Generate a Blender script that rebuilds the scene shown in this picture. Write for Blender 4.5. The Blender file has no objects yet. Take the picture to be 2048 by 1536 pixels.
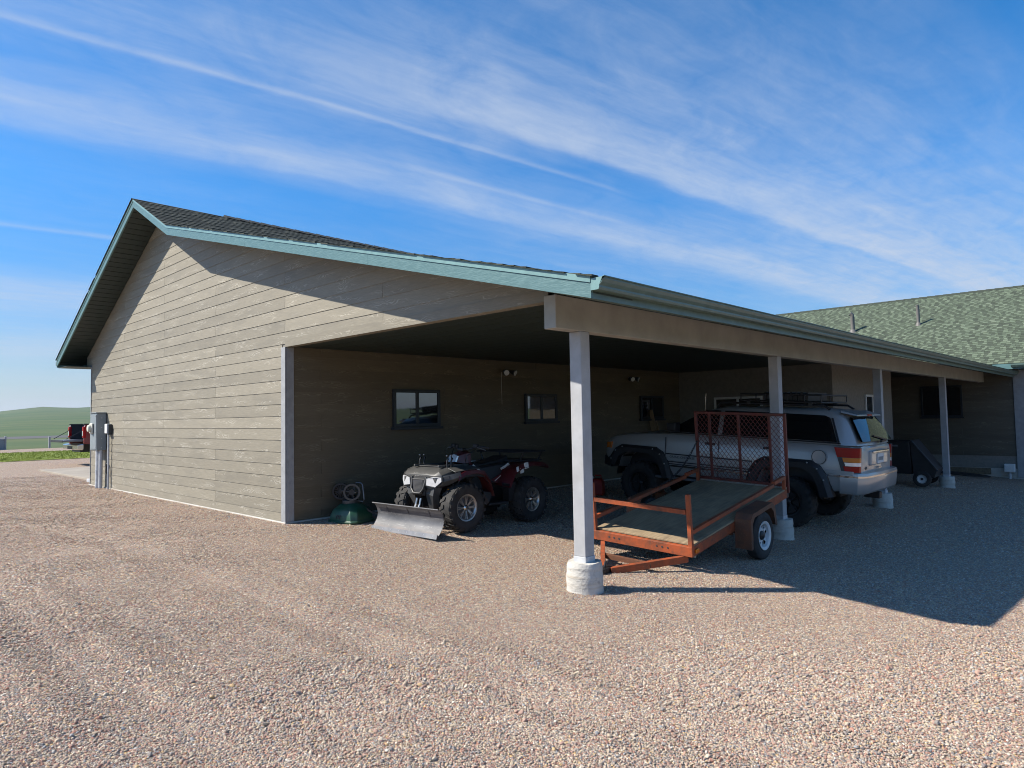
import bpy, bmesh, math, random
import numpy as np
from mathutils import Vector, Matrix
R = math.radians
rnd = random.Random(7)
sc = bpy.context.scene
COL = sc.collection

# ------------------------------------------------------------------ camera
CAM = Vector((9.18, -4.79, 1.472))
YAW, PITCH, ROLL = 0.7662, 0.0487, 0.0181
fw = Vector((-math.sin(YAW)*math.cos(PITCH), math.cos(YAW)*math.cos(PITCH), math.sin(PITCH)))
rt = Vector((math.cos(YAW), math.sin(YAW), 0)); up = rt.cross(fw)
cr, sr = math.cos(ROLL), math.sin(ROLL)
cR = rt*cr - up*sr; cU = rt*sr + up*cr
cam_d = bpy.data.cameras.new('camera'); cam = bpy.data.objects.new('camera', cam_d); COL.objects.link(cam)
m = Matrix((cR, cU, -fw)).transposed().to_4x4(); m.translation = CAM
cam.matrix_world = m
cam_d.sensor_width = 36; cam_d.lens = 1348.9/2048*36; cam_d.clip_start = 0.05; cam_d.clip_end = 20000
sc.camera = cam

# ------------------------------------------------------------------ world, sun, exposure
SUN_TO = Vector((-0.84, -1.0, 1.19)).normalized()
SKY_STRENGTH = 0.088
world = bpy.data.worlds.new('World'); sc.world = world; world.use_nodes = True
sun_d = bpy.data.lights.new('sun', 'SUN'); sun_d.energy = 5.0; sun_d.angle = R(0.53); sun_d.color = (1.0, 0.94, 0.84)
sun = bpy.data.objects.new('sun', sun_d); COL.objects.link(sun); sun.location = (-20, -20, 30)
sun.rotation_euler = (-SUN_TO).to_track_quat('-Z', 'Y').to_euler()
sc.view_settings.view_transform = 'Standard'; sc.view_settings.look = 'None'
sc.view_settings.exposure = 0.62; sc.view_settings.gamma = 1.0; sc.view_settings.use_curve_mapping = False
sc.cycles.use_adaptive_sampling = False; sc.cycles.sample_clamp_indirect = 1.2; sc.cycles.blur_glossy = 1.0
sc.cycles.max_bounces = 6; sc.cycles.diffuse_bounces = 1; sc.cycles.glossy_bounces = 3; sc.cycles.transmission_bounces = 4
sc.cycles.use_denoising = True; sc.cycles.filter_width = 1.0

class NT:
    """tiny node-tree helper"""
    def __init__(s, tree): s.t = tree; s.t.nodes.clear()
    def n(s, typ, ins=None, **kw):
        nd = s.t.nodes.new(typ)
        for k, v in kw.items(): setattr(nd, k, v)
        for k, v in (ins or {}).items():
            sock = nd.inputs[k]
            if isinstance(v, bpy.types.NodeSocket): s.t.links.new(v, sock)
            else: sock.default_value = v
        return nd
    def math(s, op, a, b=0.0, c=0.0, clamp=False):
        return s.n('ShaderNodeMath', {0: a, 1: b, 2: c}, operation=op, use_clamp=clamp).outputs[0]
    def vmath(s, op, a, b=(0, 0, 0)):
        return s.n('ShaderNodeVectorMath', {0: a, 1: b}, operation=op).outputs[0]
    def mix(s, f, a, b, mode='MIX'):
        nd = s.n('ShaderNodeMix', data_type='RGBA', blend_type=mode)
        for i, v in ((0, f), (6, a), (7, b)):
            if isinstance(v, bpy.types.NodeSocket): s.t.links.new(v, nd.inputs[i])
            else: nd.inputs[i].default_value = v if i == 0 else (*v, 1)[:4]
        return nd.outputs[2]
    def ramp(s, f, stops, interp='LINEAR'):
        nd = s.n('ShaderNodeValToRGB', {0: f}); r = nd.color_ramp; r.interpolation = interp
        while len(r.elements) > 1: r.elements.remove(r.elements[-1])
        for i, (p, c) in enumerate(stops):
            e = r.elements[0] if i == 0 else r.elements.new(p)
            e.position = p; e.color = (*c, 1) if isinstance(c, tuple) else (c, c, c, 1)
        return nd.outputs[0]
    def noise(s, vec, scale, detail=3, rough=.5, dist=0.0):
        return s.n('ShaderNodeTexNoise', {'Vector': vec, 'Scale': scale, 'Detail': detail, 'Roughness': rough, 'Distortion': dist}).outputs[0]
    def mapping(s, vec, scale=(1, 1, 1), rot=(0, 0, 0), loc=(0, 0, 0)):
        return s.n('ShaderNodeMapping', {'Vector': vec, 'Scale': scale, 'Rotation': rot, 'Location': loc}).outputs[0]

def build_world():
    T = NT(world.node_tree)
    sky = T.n('ShaderNodeTexSky', sky_type='NISHITA', sun_disc=False, sun_elevation=math.asin(SUN_TO.z),
              sun_rotation=math.atan2(SUN_TO.x, SUN_TO.y), altitude=1100, air_density=1.0, dust_density=0.4, ozone_density=2.2).outputs[0]
    g = T.n('ShaderNodeTexCoord').outputs['Generated']
    d = T.vmath('NORMALIZE', g)
    xyz = T.n('ShaderNodeSeparateXYZ', {0: d})
    z = T.math('MAXIMUM', xyz.outputs[2], 0.0)
    zz = T.math('ADD', z, 0.06)
    u = T.math('DIVIDE', xyz.outputs[0], zz); v = T.math('DIVIDE', xyz.outputs[1], zz)
    p = T.n('ShaderNodeCombineXYZ', {0: u, 1: v, 2: 0.0}).outputs[0]
    ca, sa = math.cos(R(80)), math.sin(R(80))                 # wind streaks run along bearing 80 degrees
    w0 = T.math('SUBTRACT', T.math('MULTIPLY', u, sa), T.math('MULTIPLY', v, ca))
    l0 = T.math('ADD', T.math('MULTIPLY', u, ca), T.math('MULTIPLY', v, sa))
    pr = T.n('ShaderNodeCombineXYZ', {0: w0, 1: l0, 2: 0.0}).outputs[0]
    big = T.math('SUBTRACT', T.noise(T.mapping(pr, scale=(.7, .45, 1), loc=(4, 2, 0)), 1.0, 3, .5), .5)
    sml = T.math('SUBTRACT', T.noise(T.mapping(pr, scale=(5.0, 2.2, 1)), 1.0, 4, .6), .5)
    w1 = T.math('ADD', w0, T.math('ADD', T.math('MULTIPLY', big, .30), T.math('MULTIPLY', sml, .09)))
    wc = T.math('ADD', w0, T.math('MULTIPLY', sml, .035))
    q = T.n('ShaderNodeCombineXYZ', {0: w1, 1: l0, 2: 0.0}).outputs[0]
    fib = T.ramp(T.noise(T.mapping(q, scale=(16, 1.5, 1), rot=(0, 0, R(7))), 1.0, 6, .62), [(.25, .48), (.72, 1.0)])
    veil = T.ramp(T.noise(T.mapping(p, scale=(5.5, 3.2, 1), rot=(0, 0, R(30))), 1.0, 6, .65, .5), [(.28, .35), (.70, 1.0)])
    tx_ = T.math('MULTIPLY', fib, veil)
    patch = T.ramp(T.noise(T.mapping(q, scale=(.9, .28, 1), loc=(1.7, 6.1, 0)), 1.0, 4, .55), [(.34, 0.0), (.66, 1.0)])
    def band(ww, c, lo, hi):
        dd = T.math('SUBTRACT', ww, c)
        up_ = T.math('MULTIPLY', T.math('GREATER_THAN', dd, 0.0), 1.0/hi-1.0/lo)
        k = T.math('MULTIPLY', dd, T.math('ADD', up_, 1.0/lo))
        return T.math('POWER', 2.718, T.math('MULTIPLY', T.math('MULTIPLY', k, k), -1.0))
    def along(a0, a1, a2=None, a3=None):
        r = T.n('ShaderNodeMapRange', {0: l0, 1: a0, 2: a1, 3: 0.0, 4: 1.0}, interpolation_type='SMOOTHSTEP').outputs[0]
        if a2 is not None:
            r = T.math('MULTIPLY', r, T.n('ShaderNodeMapRange', {0: l0, 1: a2, 2: a3, 3: 1.0, 4: 0.0}, interpolation_type='SMOOTHSTEP').outputs[0])
        return r
    tot = T.math('MULTIPLY', T.math('MULTIPLY', patch, tx_), .30)
    tx = T.math('MULTIPLY', fib, veil)
    tx2 = T.math('ADD', T.math('MULTIPLY', tx, .7), .3)
    for ww, c, lo, hi, amp, al, tex in CLOUDS:
        g_ = T.math('MULTIPLY', band(w1 if ww else wc, c, lo, hi), amp)
        if al: g_ = T.math('MULTIPLY', g_, along(*al))
        g_ = T.math('MULTIPLY', g_, (tx, tx2, fib)[tex])
        tot = T.math('ADD', tot, T.math('MULTIPLY', g_, T.math('SUBTRACT', 1.0, tot, clamp=True)))
    hz = T.math('POWER', T.math('SUBTRACT', 1.0, z, clamp=True), 15.0)          # pale air near the horizon
    tot = T.math('ADD', tot, T.math('MULTIPLY', hz, .80), clamp=True)
    skyc = T.n('ShaderNodeHueSaturation', {'Saturation': 1.44, 'Value': 1.44, 'Color': sky, 'Hue': .5, 'Fac': 1.0}).outputs[0]
    skyc = T.mix(1.0, skyc, T.ramp(z, [(0.0, (.36, .36, .36)), (.12, (.52, .62, .70)), (.30, (.82, .95, 1.0)), (.5, (1.0, 1.0, 1.0))]), 'MULTIPLY')
    col = T.mix(tot, skyc, (4.4, 5.0, 6.0))
    bg = T.n('ShaderNodeBackground', {'Color': col, 'Strength': SKY_STRENGTH})
    out = T.n('ShaderNodeOutputWorld', {'Surface': bg.outputs[0]})
# (warped, offset across the wind, falloff low side, high side, strength, range along the wind, texture)
CLOUDS = [(0, -1.775, .013, .020, .46, (-2, .3, 1.3, 2.1), 1), (1, -1.60, .035, .16, .70, (.2, 1.4, 3.5, 8), 1), (1, -1.50, .10, .75, .50, (.1, 1.6), 0),
          (1, -2.22, .13, .22, .62, None, 1), (0, -2.02, .016, .02, .35, (.9, 1.3, 1.9, 2.4), 1), (1, -2.0, .25, 1.1, .72, (1.5, 3.8), 0), (1, -1.68, .16, .30, .40, (-3, .2, .9, 1.6), 0),
          (0, -3.30, .030, .035, .42, None, 1), (1, -4.6, .5, .5, .55, None, 1), (1, -6.6, .6, .9, .5, None, 1), (1, .9, .3, .5, .35, None, 0)]
build_world()

# ------------------------------------------------------------------ materials
def newmat(name):
    mt = bpy.data.materials.new(name); mt.use_nodes = True
    return mt, NT(mt.node_tree)
def finish(T, color, rough=.6, metal=0.0, bump=None, bstr=.3, bdist=.01, spec=.5, coat=0.0, alpha=None, trans=None, ior=None):
    ins = {'Base Color': color if isinstance(color, bpy.types.NodeSocket) else (*color, 1), 'Roughness': rough, 'Metallic': metal,
           'Specular IOR Level': spec, 'Coat Weight': coat}
    if ior: ins['IOR'] = ior
    if trans is not None: ins['Transmission Weight'] = trans
    if bump is not None: ins['Normal'] = T.n('ShaderNodeBump', {'Height': bump, 'Strength': bstr, 'Distance': bdist}).outputs[0]
    b = T.n('ShaderNodeBsdfPrincipled', ins)
    T.n('ShaderNodeOutputMaterial', {'Surface': b.outputs[0]})
def simple(name, col, rough=.6, metal=0.0, var=.18, scale=9.0, bstr=.12, bdist=.004, spec=.5, coat=0.0, dust=0.0, dustcol=(.32, .28, .23)):
    mt, T = newmat(name)
    co = T.n('ShaderNodeTexCoord').outputs['Object']
    n1 = T.noise(co, scale, 5, .6); n2 = T.noise(co, scale*7, 3, .6)
    f = T.ramp(n1, [(.25, 0.0), (.75, 1.0)])
    lo = tuple(c*(1-var) for c in col); hi = tuple(min(1, c*(1+var)) for c in col)
    c = T.mix(f, lo, hi)
    if dust:
        c = T.mix(T.math('MULTIPLY', T.ramp(T.noise(co, scale*.6, 6, .65), [(.42, 0.0), (.72, 1.0)]), dust), c, dustcol)
    rg = T.math('ADD', rough, T.math('MULTIPLY', T.math('SUBTRACT', n2, .5), .18), clamp=True)
    finish(T, c, rg, metal, n2, bstr, bdist, spec, coat)
    return mt
MT = {}
def mk_siding():
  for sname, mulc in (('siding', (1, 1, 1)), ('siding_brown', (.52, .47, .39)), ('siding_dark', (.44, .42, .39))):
    mt, T = newmat(sname)
    co = T.n('ShaderNodeTexCoord').outputs['Object']
    rd = T.n('ShaderNodeObjectInfo').outputs['Random']
    off = T.n('ShaderNodeCombineXYZ', {0: T.math('MULTIPLY', rd, 97.0), 1: 0.0, 2: T.math('MULTIPLY', rd, 31.0)}).outputs[0]
    v = T.vmath('ADD', co, off)
    warp = T.noise(T.mapping(v, scale=(2.2, 1, 7)), 1.0, 3, .5)
    xs = T.n('ShaderNodeSeparateXYZ', {0: v})
    ring = T.math('ADD', T.math('MULTIPLY', xs.outputs[2], 190.0), T.math('MULTIPLY', warp, 66.0))
    band = T.math('SINE', ring)
    patch = T.ramp(T.noise(T.mapping(v, scale=(1.5, 1, 9)), 1.0, 2, .5), [(.52, 0.0), (.63, 1.0)])
    line = T.math('MULTIPLY', T.ramp(band, [(.30, 0.0), (.85, 1.0)]), patch)
    grain = T.noise(T.mapping(v, scale=(6, 1, 90)), 1.0, 4, .6)
    blot = T.noise(T.mapping(v, scale=(1.1, 1, 5)), 1.0, 3, .55)
    base = T.mix(T.ramp(grain, [(.3, 0.0), (.7, 1.0)]), (.215, .191, .143), (.280, .249, .188))
    base = T.mix(T.math('MULTIPLY', T.ramp(blot, [(.5, 0.0), (.75, 1.0)]), .55), base, (.172, .155, .122))
    base = T.mix(T.math('MULTIPLY', line, .48), base, (.50, .465, .385))
    tint = T.math('ADD', .90, T.math('MULTIPLY', rd, .20))
    base = T.mix(1.0, base, T.n('ShaderNodeCombineColor', {0: tint, 1: tint, 2: tint}).outputs[0], 'MULTIPLY')
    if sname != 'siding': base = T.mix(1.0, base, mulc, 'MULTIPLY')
    hgt = T.math('ADD', T.math('MULTIPLY', grain, .5), line)
    finish(T, base, .62, 0, hgt, .35, .003)
    MT[sname] = mt
def mk():
    # gravel sheet and stones share a palette
    pal = [(0, (.36, .215, .170)), (.13, (.47, .365, .265)), (.27, (.27, .245, .230)), (.38, (.56, .465, .36)), (.50, (.42, .255, .195)),
           (.61, (.50, .40, .28)), (.70, (.19, .165, .160)), (.77, (.41, .325, .26)), (.855, (.36, .165, .115)), (.91, (.56, .37, .175)), (.935, (.30, .31, .325)), (.965, (.66, .60, .52))]
    mt, T = newmat('gravel')
    co = T.n('ShaderNodeTexCoord').outputs['Object']
    vo = T.n('ShaderNodeTexVoronoi', {'Vector': co, 'Scale': 52.0, 'Randomness': 1.0})
    vs = T.n('ShaderNodeSeparateColor', {0: vo.outputs['Color']})
    c = T.mix(1.0, T.ramp(vs.outputs[0], pal, 'CONSTANT'), (.985, .975, .935), 'MULTIPLY')
    big = T.noise(co, .55, 4, .6)
    c = T.mix(T.math('MULTIPLY', T.ramp(big, [(.35, 0.0), (.7, 1.0)]), .35), c, (.43, .335, .255))
    gap = T.ramp(vo.outputs['Distance'], [(.35, 1.12), (.95, .62)])  # shade between the stones, put into the colour along the cell edges
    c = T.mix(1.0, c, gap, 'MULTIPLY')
    hgt = T.math('ADD', T.math('MULTIPLY', vo.outputs['Distance'], -1.0), T.math('MULTIPLY', vs.outputs[1], .9))
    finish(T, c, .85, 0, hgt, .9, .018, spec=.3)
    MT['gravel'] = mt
    mt, T = newmat('gravel_stone')
    rd = T.n('ShaderNodeObjectInfo').outputs['Random']
    c = T.mix(1.0, T.ramp(rd, pal, 'CONSTANT'), (.985, .975, .935), 'MULTIPLY')
    co = T.n('ShaderNodeTexCoord').outputs['Object']
    nz = T.noise(co, 1.6, 3, .6)
    c = T.mix(T.ramp(nz, [(.3, 0.0), (.7, .35)]), c, (.52, .43, .35))
    finish(T, c, .8, spec=.3)
    MT['stone'] = mt
    # shingles: tint attribute written per tab
    for nm, cols in (('shingle', [(0, (.050, .060, .044)), (.25, (.075, .092, .064)), (.5, (.106, .132, .090)), (.75, (.138, .172, .116)), (1, (.175, .205, .145))]),
                     ('shingle_dark', [(0, (.022, .026, .022)), (.35, (.040, .046, .038)), (.7, (.062, .068, .056)), (1, (.09, .096, .078))])):
        mt, T = newmat(nm)
        at = T.n('ShaderNodeAttribute', attribute_name='tint').outputs['Fac']
        co = T.n('ShaderNodeTexCoord').outputs['Object']
        c = T.ramp(at, cols)
        sp = T.noise(co, 260.0, 2, .7)
        c = T.mix(1.0, c, T.ramp(sp, [(.3, .55), (.7, 1.45)]), 'MULTIPLY')
        finish(T, c, .9, 0, sp, .5, .004, spec=.25)
        MT[nm] = mt
    # teal fascia with stippled wood grain
    mt, T = newmat('fascia')
    co = T.n('ShaderNodeTexCoord').outputs['Object']
    g = T.noise(T.mapping(co, scale=(9, 9, 120)), 1.0, 4, .65, .4)
    c = T.mix(T.ramp(g, [(.45, 0.0), (.72, 1.0)]), (.070, .150, .155), (.140, .245, .245))
    finish(T, c, .45, 0, g, .35, .004)
    MT['fascia'] = mt
    mt, T = newmat('plow')
    co = T.n('ShaderNodeTexCoord').outputs['Object']
    n1 = T.noise(T.mapping(co, scale=(3, 2.0, 5)), 1.0, 6, .65); sc_ = T.noise(T.mapping(co, scale=(60, 4, 60), rot=(R(8), 0, 0)), 1.0, 3, .6); sp = T.noise(co, 38.0, 3, .6)
    c = T.mix(T.ramp(n1, [(.32, 0.0), (.7, 1.0)]), (.062, .064, .072), (.150, .150, .155))
    c = T.mix(T.ramp(sc_, [(.60, 0.0), (.70, .55)]), c, (.27, .265, .26))
    c = T.mix(T.ramp(sp, [(.66, 0.0), (.74, .8)]), c, (.40, .38, .35))
    zz = T.n('ShaderNodeSeparateXYZ', {0: co}).outputs[2]
    c = T.mix(T.math('MULTIPLY', T.ramp(zz, [(.02, 1.0), (.10, 0.0)]), T.ramp(n1, [(.40, 0.0), (.62, .75)])), c, (.17, .085, .045))
    finish(T, c, .5, .2, sp, .15, .002)
    MT['plow'] = mt
    # weathered plywood deck
    mt, T = newmat('deck')
    co = T.n('ShaderNodeTexCoord').outputs['Object']
    g = T.noise(T.mapping(co, scale=(2.5, 30, 1)), 1.0, 5, .65)
    s = T.noise(co, 2.2, 6, .7, .5)
    c = T.mix(T.ramp(g, [(.3, 0.0), (.7, 1.0)]), (.235, .165, .095), (.37, .28, .17))
    c = T.mix(T.ramp(s, [(.45, 0.0), (.75, .8)]), c, (.10, .084, .064))
    finish(T, c, .85, 0, g, .4, .004)
    MT['deck'] = mt
    # rusty orange paint
    for nm, a, b in (('rust_paint', (.36, .075, .022), (.155, .052, .026)), ('rust', (.155, .062, .032), (.085, .045, .03)), ('gate_paint', (.16, .028, .020), (.09, .03, .02))):
        mt, T = newmat(nm)
        co = T.n('ShaderNodeTexCoord').outputs['Object']
        n1 = T.noise(co, 6.0, 6, .7, .3); n2 = T.noise(co, 60.0, 3, .6)
        c = T.mix(T.ramp(n1, [(.42, 0.0), (.66, 1.0)]), a, b)
        c = T.mix(T.ramp(n2, [(.62, 0.0), (.74, .7)]), c, (.30, .17, .09))
        finish(T, c, .6, 0, n2, .4, .003)
        MT[nm] = mt
    mt, T = newmat('concrete')
    co = T.n('ShaderNodeTexCoord').outputs['Object']
    n1 = T.noise(co, 3.0, 7, .7); n2 = T.noise(co, 40.0, 4, .6); w = T.noise(T.mapping(co, scale=(.6, .6, 9)), 2.0, 3, .5)
    c = T.mix(T.ramp(n1, [(.3, 0.0), (.7, 1.0)]), (.47, .44, .385), (.60, .575, .52))
    c = T.mix(T.ramp(w, [(.54, 0.0), (.70, .55)]), c, (.40, .30, .19))
    c = T.mix(T.ramp(T.noise(co, 14.0, 6, .7), [(.56, 0.0), (.70, .6)]), c, (.27, .25, .22))
    finish(T, c, .85, 0, T.math('ADD', n2, T.math('MULTIPLY', w, 2.0)), .7, .012)
    MT['concrete'] = mt
    # mowing-height grass, hills
    mt, T = newmat('grass')
    co = T.n('ShaderNodeTexCoord').outputs['Object']
    n1 = T.noise(co, .7, 5, .6)
    c = T.mix(T.ramp(n1, [(.3, 0.0), (.7, 1.0)]), (.150, .195, .024), (.235, .270, .040))
    finish(T, c, .8, spec=.2)
    MT['grass'] = mt
    mt, T = newmat('field')
    co = T.n('ShaderNodeTexCoord').outputs['Object']
    n1 = T.noise(T.mapping(co, scale=(.012, .003, .01)), 1.0, 6, .6, .4); n2 = T.noise(co, .035, 6, .65); n3 = T.noise(co, .6, 4, .6)
    c = T.mix(T.ramp(n1, [(.35, 0.0), (.65, 1.0)]), (.064, .118, .052), (.130, .150, .070))
    c = T.mix(T.ramp(n2, [(.4, 0.0), (.7, .7)]), c, (.060, .105, .055))
    c = T.mix(T.ramp(n3, [(.45, 0.0), (.75, .30)]), c, (.16, .155, .085))
    finish(T, c, .95, spec=.1)
    MT['field'] = mt
    # car paint with soft flake
    for nm, col in (('silver_paint', (.41, .41, .405)), ('red_paint', (.085, .004, .007)), ('truck_red', (.22, .008, .012))):
        mt, T = newmat(nm)
        co = T.n('ShaderNodeTexCoord').outputs['Object']
        n1 = T.noise(co, 1.7, 6, .65); fl = T.noise(co, 700.0, 1, .5)
        c = T.mix(T.ramp(n1, [(.45, 0.0), (.8, .30)]), col, (.27, .24, .20))
        finish(T, c, T.math('ADD', .30, T.math('MULTIPLY', n1, .15)), .40 if nm == 'silver_paint' else .10, fl, .03, .001, coat=.6 if nm == 'silver_paint' else .25)
        MT[nm] = mt
    mt, T = newmat('window_glass')
    co = T.n('ShaderNodeTexCoord').outputs['Object']
    finish(T, (.006, .007, .008), .03, 0, T.noise(co, 1.6, 2, .5), .02, .02, spec=.45)
    MT['glass'] = mt
    mt, T = newmat('house_glass')
    co = T.n('ShaderNodeTexCoord').outputs['Object']
    finish(T, (.006, .007, .009), .03, 0, T.noise(co, 2.2, 2, .5), .03, .03, spec=.7, ior=1.95)
    MT['house_glass'] = mt
    mt, T = newmat('lamp_lens')
    co = T.n('ShaderNodeTexCoord').outputs['Object']
    finish(T, T.mix(T.noise(co, 30.0, 2), (.62, .64, .66), (.85, .86, .88)), .12, .35, T.noise(co, 80.0, 1), .2, .004)
    MT['lens'] = mt
    for nm, a in dict(
        post=dict(col=(.37, .375, .385), rough=.6, scale=5, dust=.25), beam=dict(col=(.35, .34, .30), rough=.6, scale=3, dust=.15),
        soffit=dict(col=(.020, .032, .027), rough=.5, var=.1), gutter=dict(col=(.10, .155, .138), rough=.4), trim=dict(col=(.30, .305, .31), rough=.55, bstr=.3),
        drip=dict(col=(.165, .29, .285), rough=.4), wallflat=dict(col=(.235, .215, .185), rough=.8, scale=14, bstr=.4), white_vinyl=dict(col=(.72, .72, .70), rough=.45, var=.05),
        dark_frame=dict(col=(.022, .028, .035), rough=.4), rubber=dict(col=(.022, .021, .021), rough=.82, var=.3, dust=.35, dustcol=(.10, .088, .075), scale=6),
        black_plastic=dict(col=(.014, .014, .016), rough=.5, var=.2, dust=.12, dustcol=(.06, .055, .05)), grey_plastic=dict(col=(.058, .058, .057), rough=.42, var=.15, dust=.25, dustcol=(.13, .12, .105)),
        chrome=dict(col=(.62, .62, .62), rough=.16, metal=1.0, var=.06), alloy=dict(col=(.50, .49, .47), rough=.3, metal=.85, var=.1), dark_steel=dict(col=(.16, .165, .18), rough=.5, metal=.6, var=.2, scale=5, dust=.5, dustcol=(.33, .31, .28)),
        seat=dict(col=(.014, .014, .015), rough=.55), black_metal=dict(col=(.014, .014, .015), rough=.45),
        green_plastic=dict(col=(.010, .070, .038), rough=.38, var=.2, dust=.15), white_paint=dict(col=(.70, .70, .69), rough=.5, var=.1, dust=.3), lamp_red=dict(col=(.34, .004, .006), rough=.2, var=.1, spec=.25),
        lamp_amber=dict(col=(.62, .17, .015), rough=.15, var=.1), panel_grey=dict(col=(.215, .245, .262), rough=.45, var=.08), conduit=dict(col=(.50, .51, .52), rough=.45), cream=dict(col=(.60, .575, .48), rough=.5),
        wood=dict(col=(.30, .205, .115), rough=.75, scale=4), osb=dict(col=(.175, .135, .085), rough=.85, var=.4, scale=22), cardboard=dict(col=(.30, .205, .12), rough=.85), sticker=dict(col=(.68, .67, .64), rough=.5, var=.05),
        decal_dark=dict(col=(.05, .05, .055), rough=.5), red_plastic=dict(col=(.35, .018, .012), rough=.45), pipe=dict(col=(.150, .140, .128), rough=.6), cap_shingle=dict(col=(.028, .031, .028), rough=.9, scale=20),
        apron=dict(col=(.33, .285, .225), rough=.85, scale=1.2), far_post=dict(col=(.33, .33, .33), rough=.7), mat_rubber=dict(col=(.028, .027, .026), rough=.8)).items():
        MT[nm] = simple(nm, **a)
mk_siding()
mk()

# ------------------------------------------------------------------ mesh helpers
class MB:
    def __init__(s): s.v = []; s.f = []
    def add(s, vs, fs):
        o = len(s.v); s.v += [tuple(map(float, p)) for p in vs]; s.f += [tuple(i+o for i in f) for f in fs]; return s
    def box(s, x0, x1, y0, y1, z0, z1):
        return s.add([(x0, y0, z0), (x1, y0, z0), (x1, y1, z0), (x0, y1, z0), (x0, y0, z1), (x1, y0, z1), (x1, y1, z1), (x0, y1, z1)],
                     [(0, 3, 2, 1), (4, 5, 6, 7), (0, 1, 5, 4), (1, 2, 6, 5), (2, 3, 7, 6), (3, 0, 4, 7)])
    def bar(s, p, q, w, h, upv=(0, 0, 1)):
        p, q = Vector(p), Vector(q); d = (q-p).normalized(); u = Vector(upv)
        if abs(d.dot(u)) > .98: u = Vector((1, 0, 0))
        a = d.cross(u).normalized()*w/2; b = d.cross(a).normalized()*h/2
        vs = [p+a+b, p-a+b, p-a-b, p+a-b, q+a+b, q-a+b, q-a-b, q+a-b]
        return s.add(vs, [(0, 1, 2, 3), (7, 6, 5, 4), (0, 4, 5, 1), (1, 5, 6, 2), (2, 6, 7, 3), (3, 7, 4, 0)])
    def tube(s, pts, r, n=8, closed=False):
        pts = [Vector(p) for p in pts]; N = len(pts); rings = []
        ref = Vector((0, 0, 1))
        for i, p in enumerate(pts):
            if closed: d = pts[(i+1) % N]-pts[i-1]
            else: d = pts[min(i+1, N-1)]-pts[max(i-1, 0)]
            d.normalize()
            u = ref if abs(d.dot(ref)) < .95 else Vector((1, 0, 0)) if abs(d.x) < .9 else Vector((0, 1, 0))
            a = d.cross(u).normalized(); b = d.cross(a)
            rr = r[i] if isinstance(r, (list, tuple)) else r
            rings.append([p+a*rr*math.cos(2*math.pi*k/n)+b*rr*math.sin(2*math.pi*k/n) for k in range(n)])
        return s.loft(rings, cap=not closed, wrap=closed)
    def cyl(s, p, q, r, r2=None, n=20): return s.tube([p, q], [r, r if r2 is None else r2], n)
    def loft(s, rings, cap=True, wrap=False, closed=True):
        n = len(rings[0]); vs = [p for rg in rings for p in rg]; fs = []
        m = len(rings)
        for i in range(m if wrap else m-1):
            j = (i+1) % m
            for k in range(n if closed else n-1):
                l = (k+1) % n
                fs.append((i*n+k, i*n+l, j*n+l, j*n+k))
        if cap and not wrap: fs += [tuple(range(n-1, -1, -1)), tuple((m-1)*n+k for k in range(n))]
        return s.add(vs, fs)
    def prism(s, poly, ax, a, b, n=None):
        """polygon in the two axes other than ax (in xyz order), extruded from a to b"""
        def P(q, t):
            c = list(q); c.insert(ax, t); return tuple(c)
        return s.loft([[P(q, a) for q in poly], [P(q, b) for q in poly]])
    def lathe(s, prof, c, ax=1, n=32, a0=0, a1=2*math.pi):
        """prof: (radius, offset along axis); ax axis index"""
        full = abs(a1-a0-2*math.pi) < 1e-6; rings = []
        for i in range(n if full else n+1):
            t = a0+(a1-a0)*i/n; rg = []
            for r, h in prof:
                q = [r*math.cos(t), r*math.sin(t)]; q.insert(ax, h)
                rg.append((c[0]+q[0], c[1]+q[1], c[2]+q[2]))
            rings.append(rg)
        return s.loft(rings, cap=False, wrap=full)
    def mesh(s, name, mat, smooth=None, weld=False):
        me = bpy.data.meshes.new(name); me.from_pydata(s.v, [], s.f)
        bm = bmesh.new(); bm.from_mesh(me)
        if weld: bmesh.ops.remove_doubles(bm, verts=bm.verts, dist=1e-4)
        bmesh.ops.recalc_face_normals(bm, faces=bm.faces); bm.to_mesh(me); bm.free()
        me.materials.append(MT[mat] if isinstance(mat, str) else mat)
        if smooth:
            me.polygons.foreach_set('use_smooth', [True]*len(me.polygons)); me.set_sharp_from_angle(angle=R(smooth))
        return me
    def build(s, name, mat, parent=None, smooth=None, bevel=0, weld=False, seg=2):
        return put(name, s.mesh(name, mat, smooth, weld), parent, bevel, seg)
def put(name, me, parent=None, bevel=0, seg=2):
    o = bpy.data.objects.new(name, me); COL.objects.link(o); o.parent = parent
    if bevel:
        b = o.modifiers.new('bevel', 'BEVEL'); b.width = bevel; b.segments = seg; b.limit_method = 'ANGLE'; b.angle_limit = R(35)
    return o
def tag(o, label, cat, group=None):
    o['label'] = label; o['category'] = cat
    if group: o['group'] = group
    return o
def thing(name, label, cat, mat=None, loc=(0, 0, 0), rz=0.0, group=None):
    o = bpy.data.objects.new(name, None); COL.objects.link(o); o.empty_display_size = .1
    if mat is not None: o.matrix_world = mat
    else: o.location = loc; o.rotation_euler = (0, 0, rz)
    return tag(o, label, cat, group)
def struct(o): o['kind'] = 'structure'; return o
def stuff(o): o['kind'] = 'stuff'; return o
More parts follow.
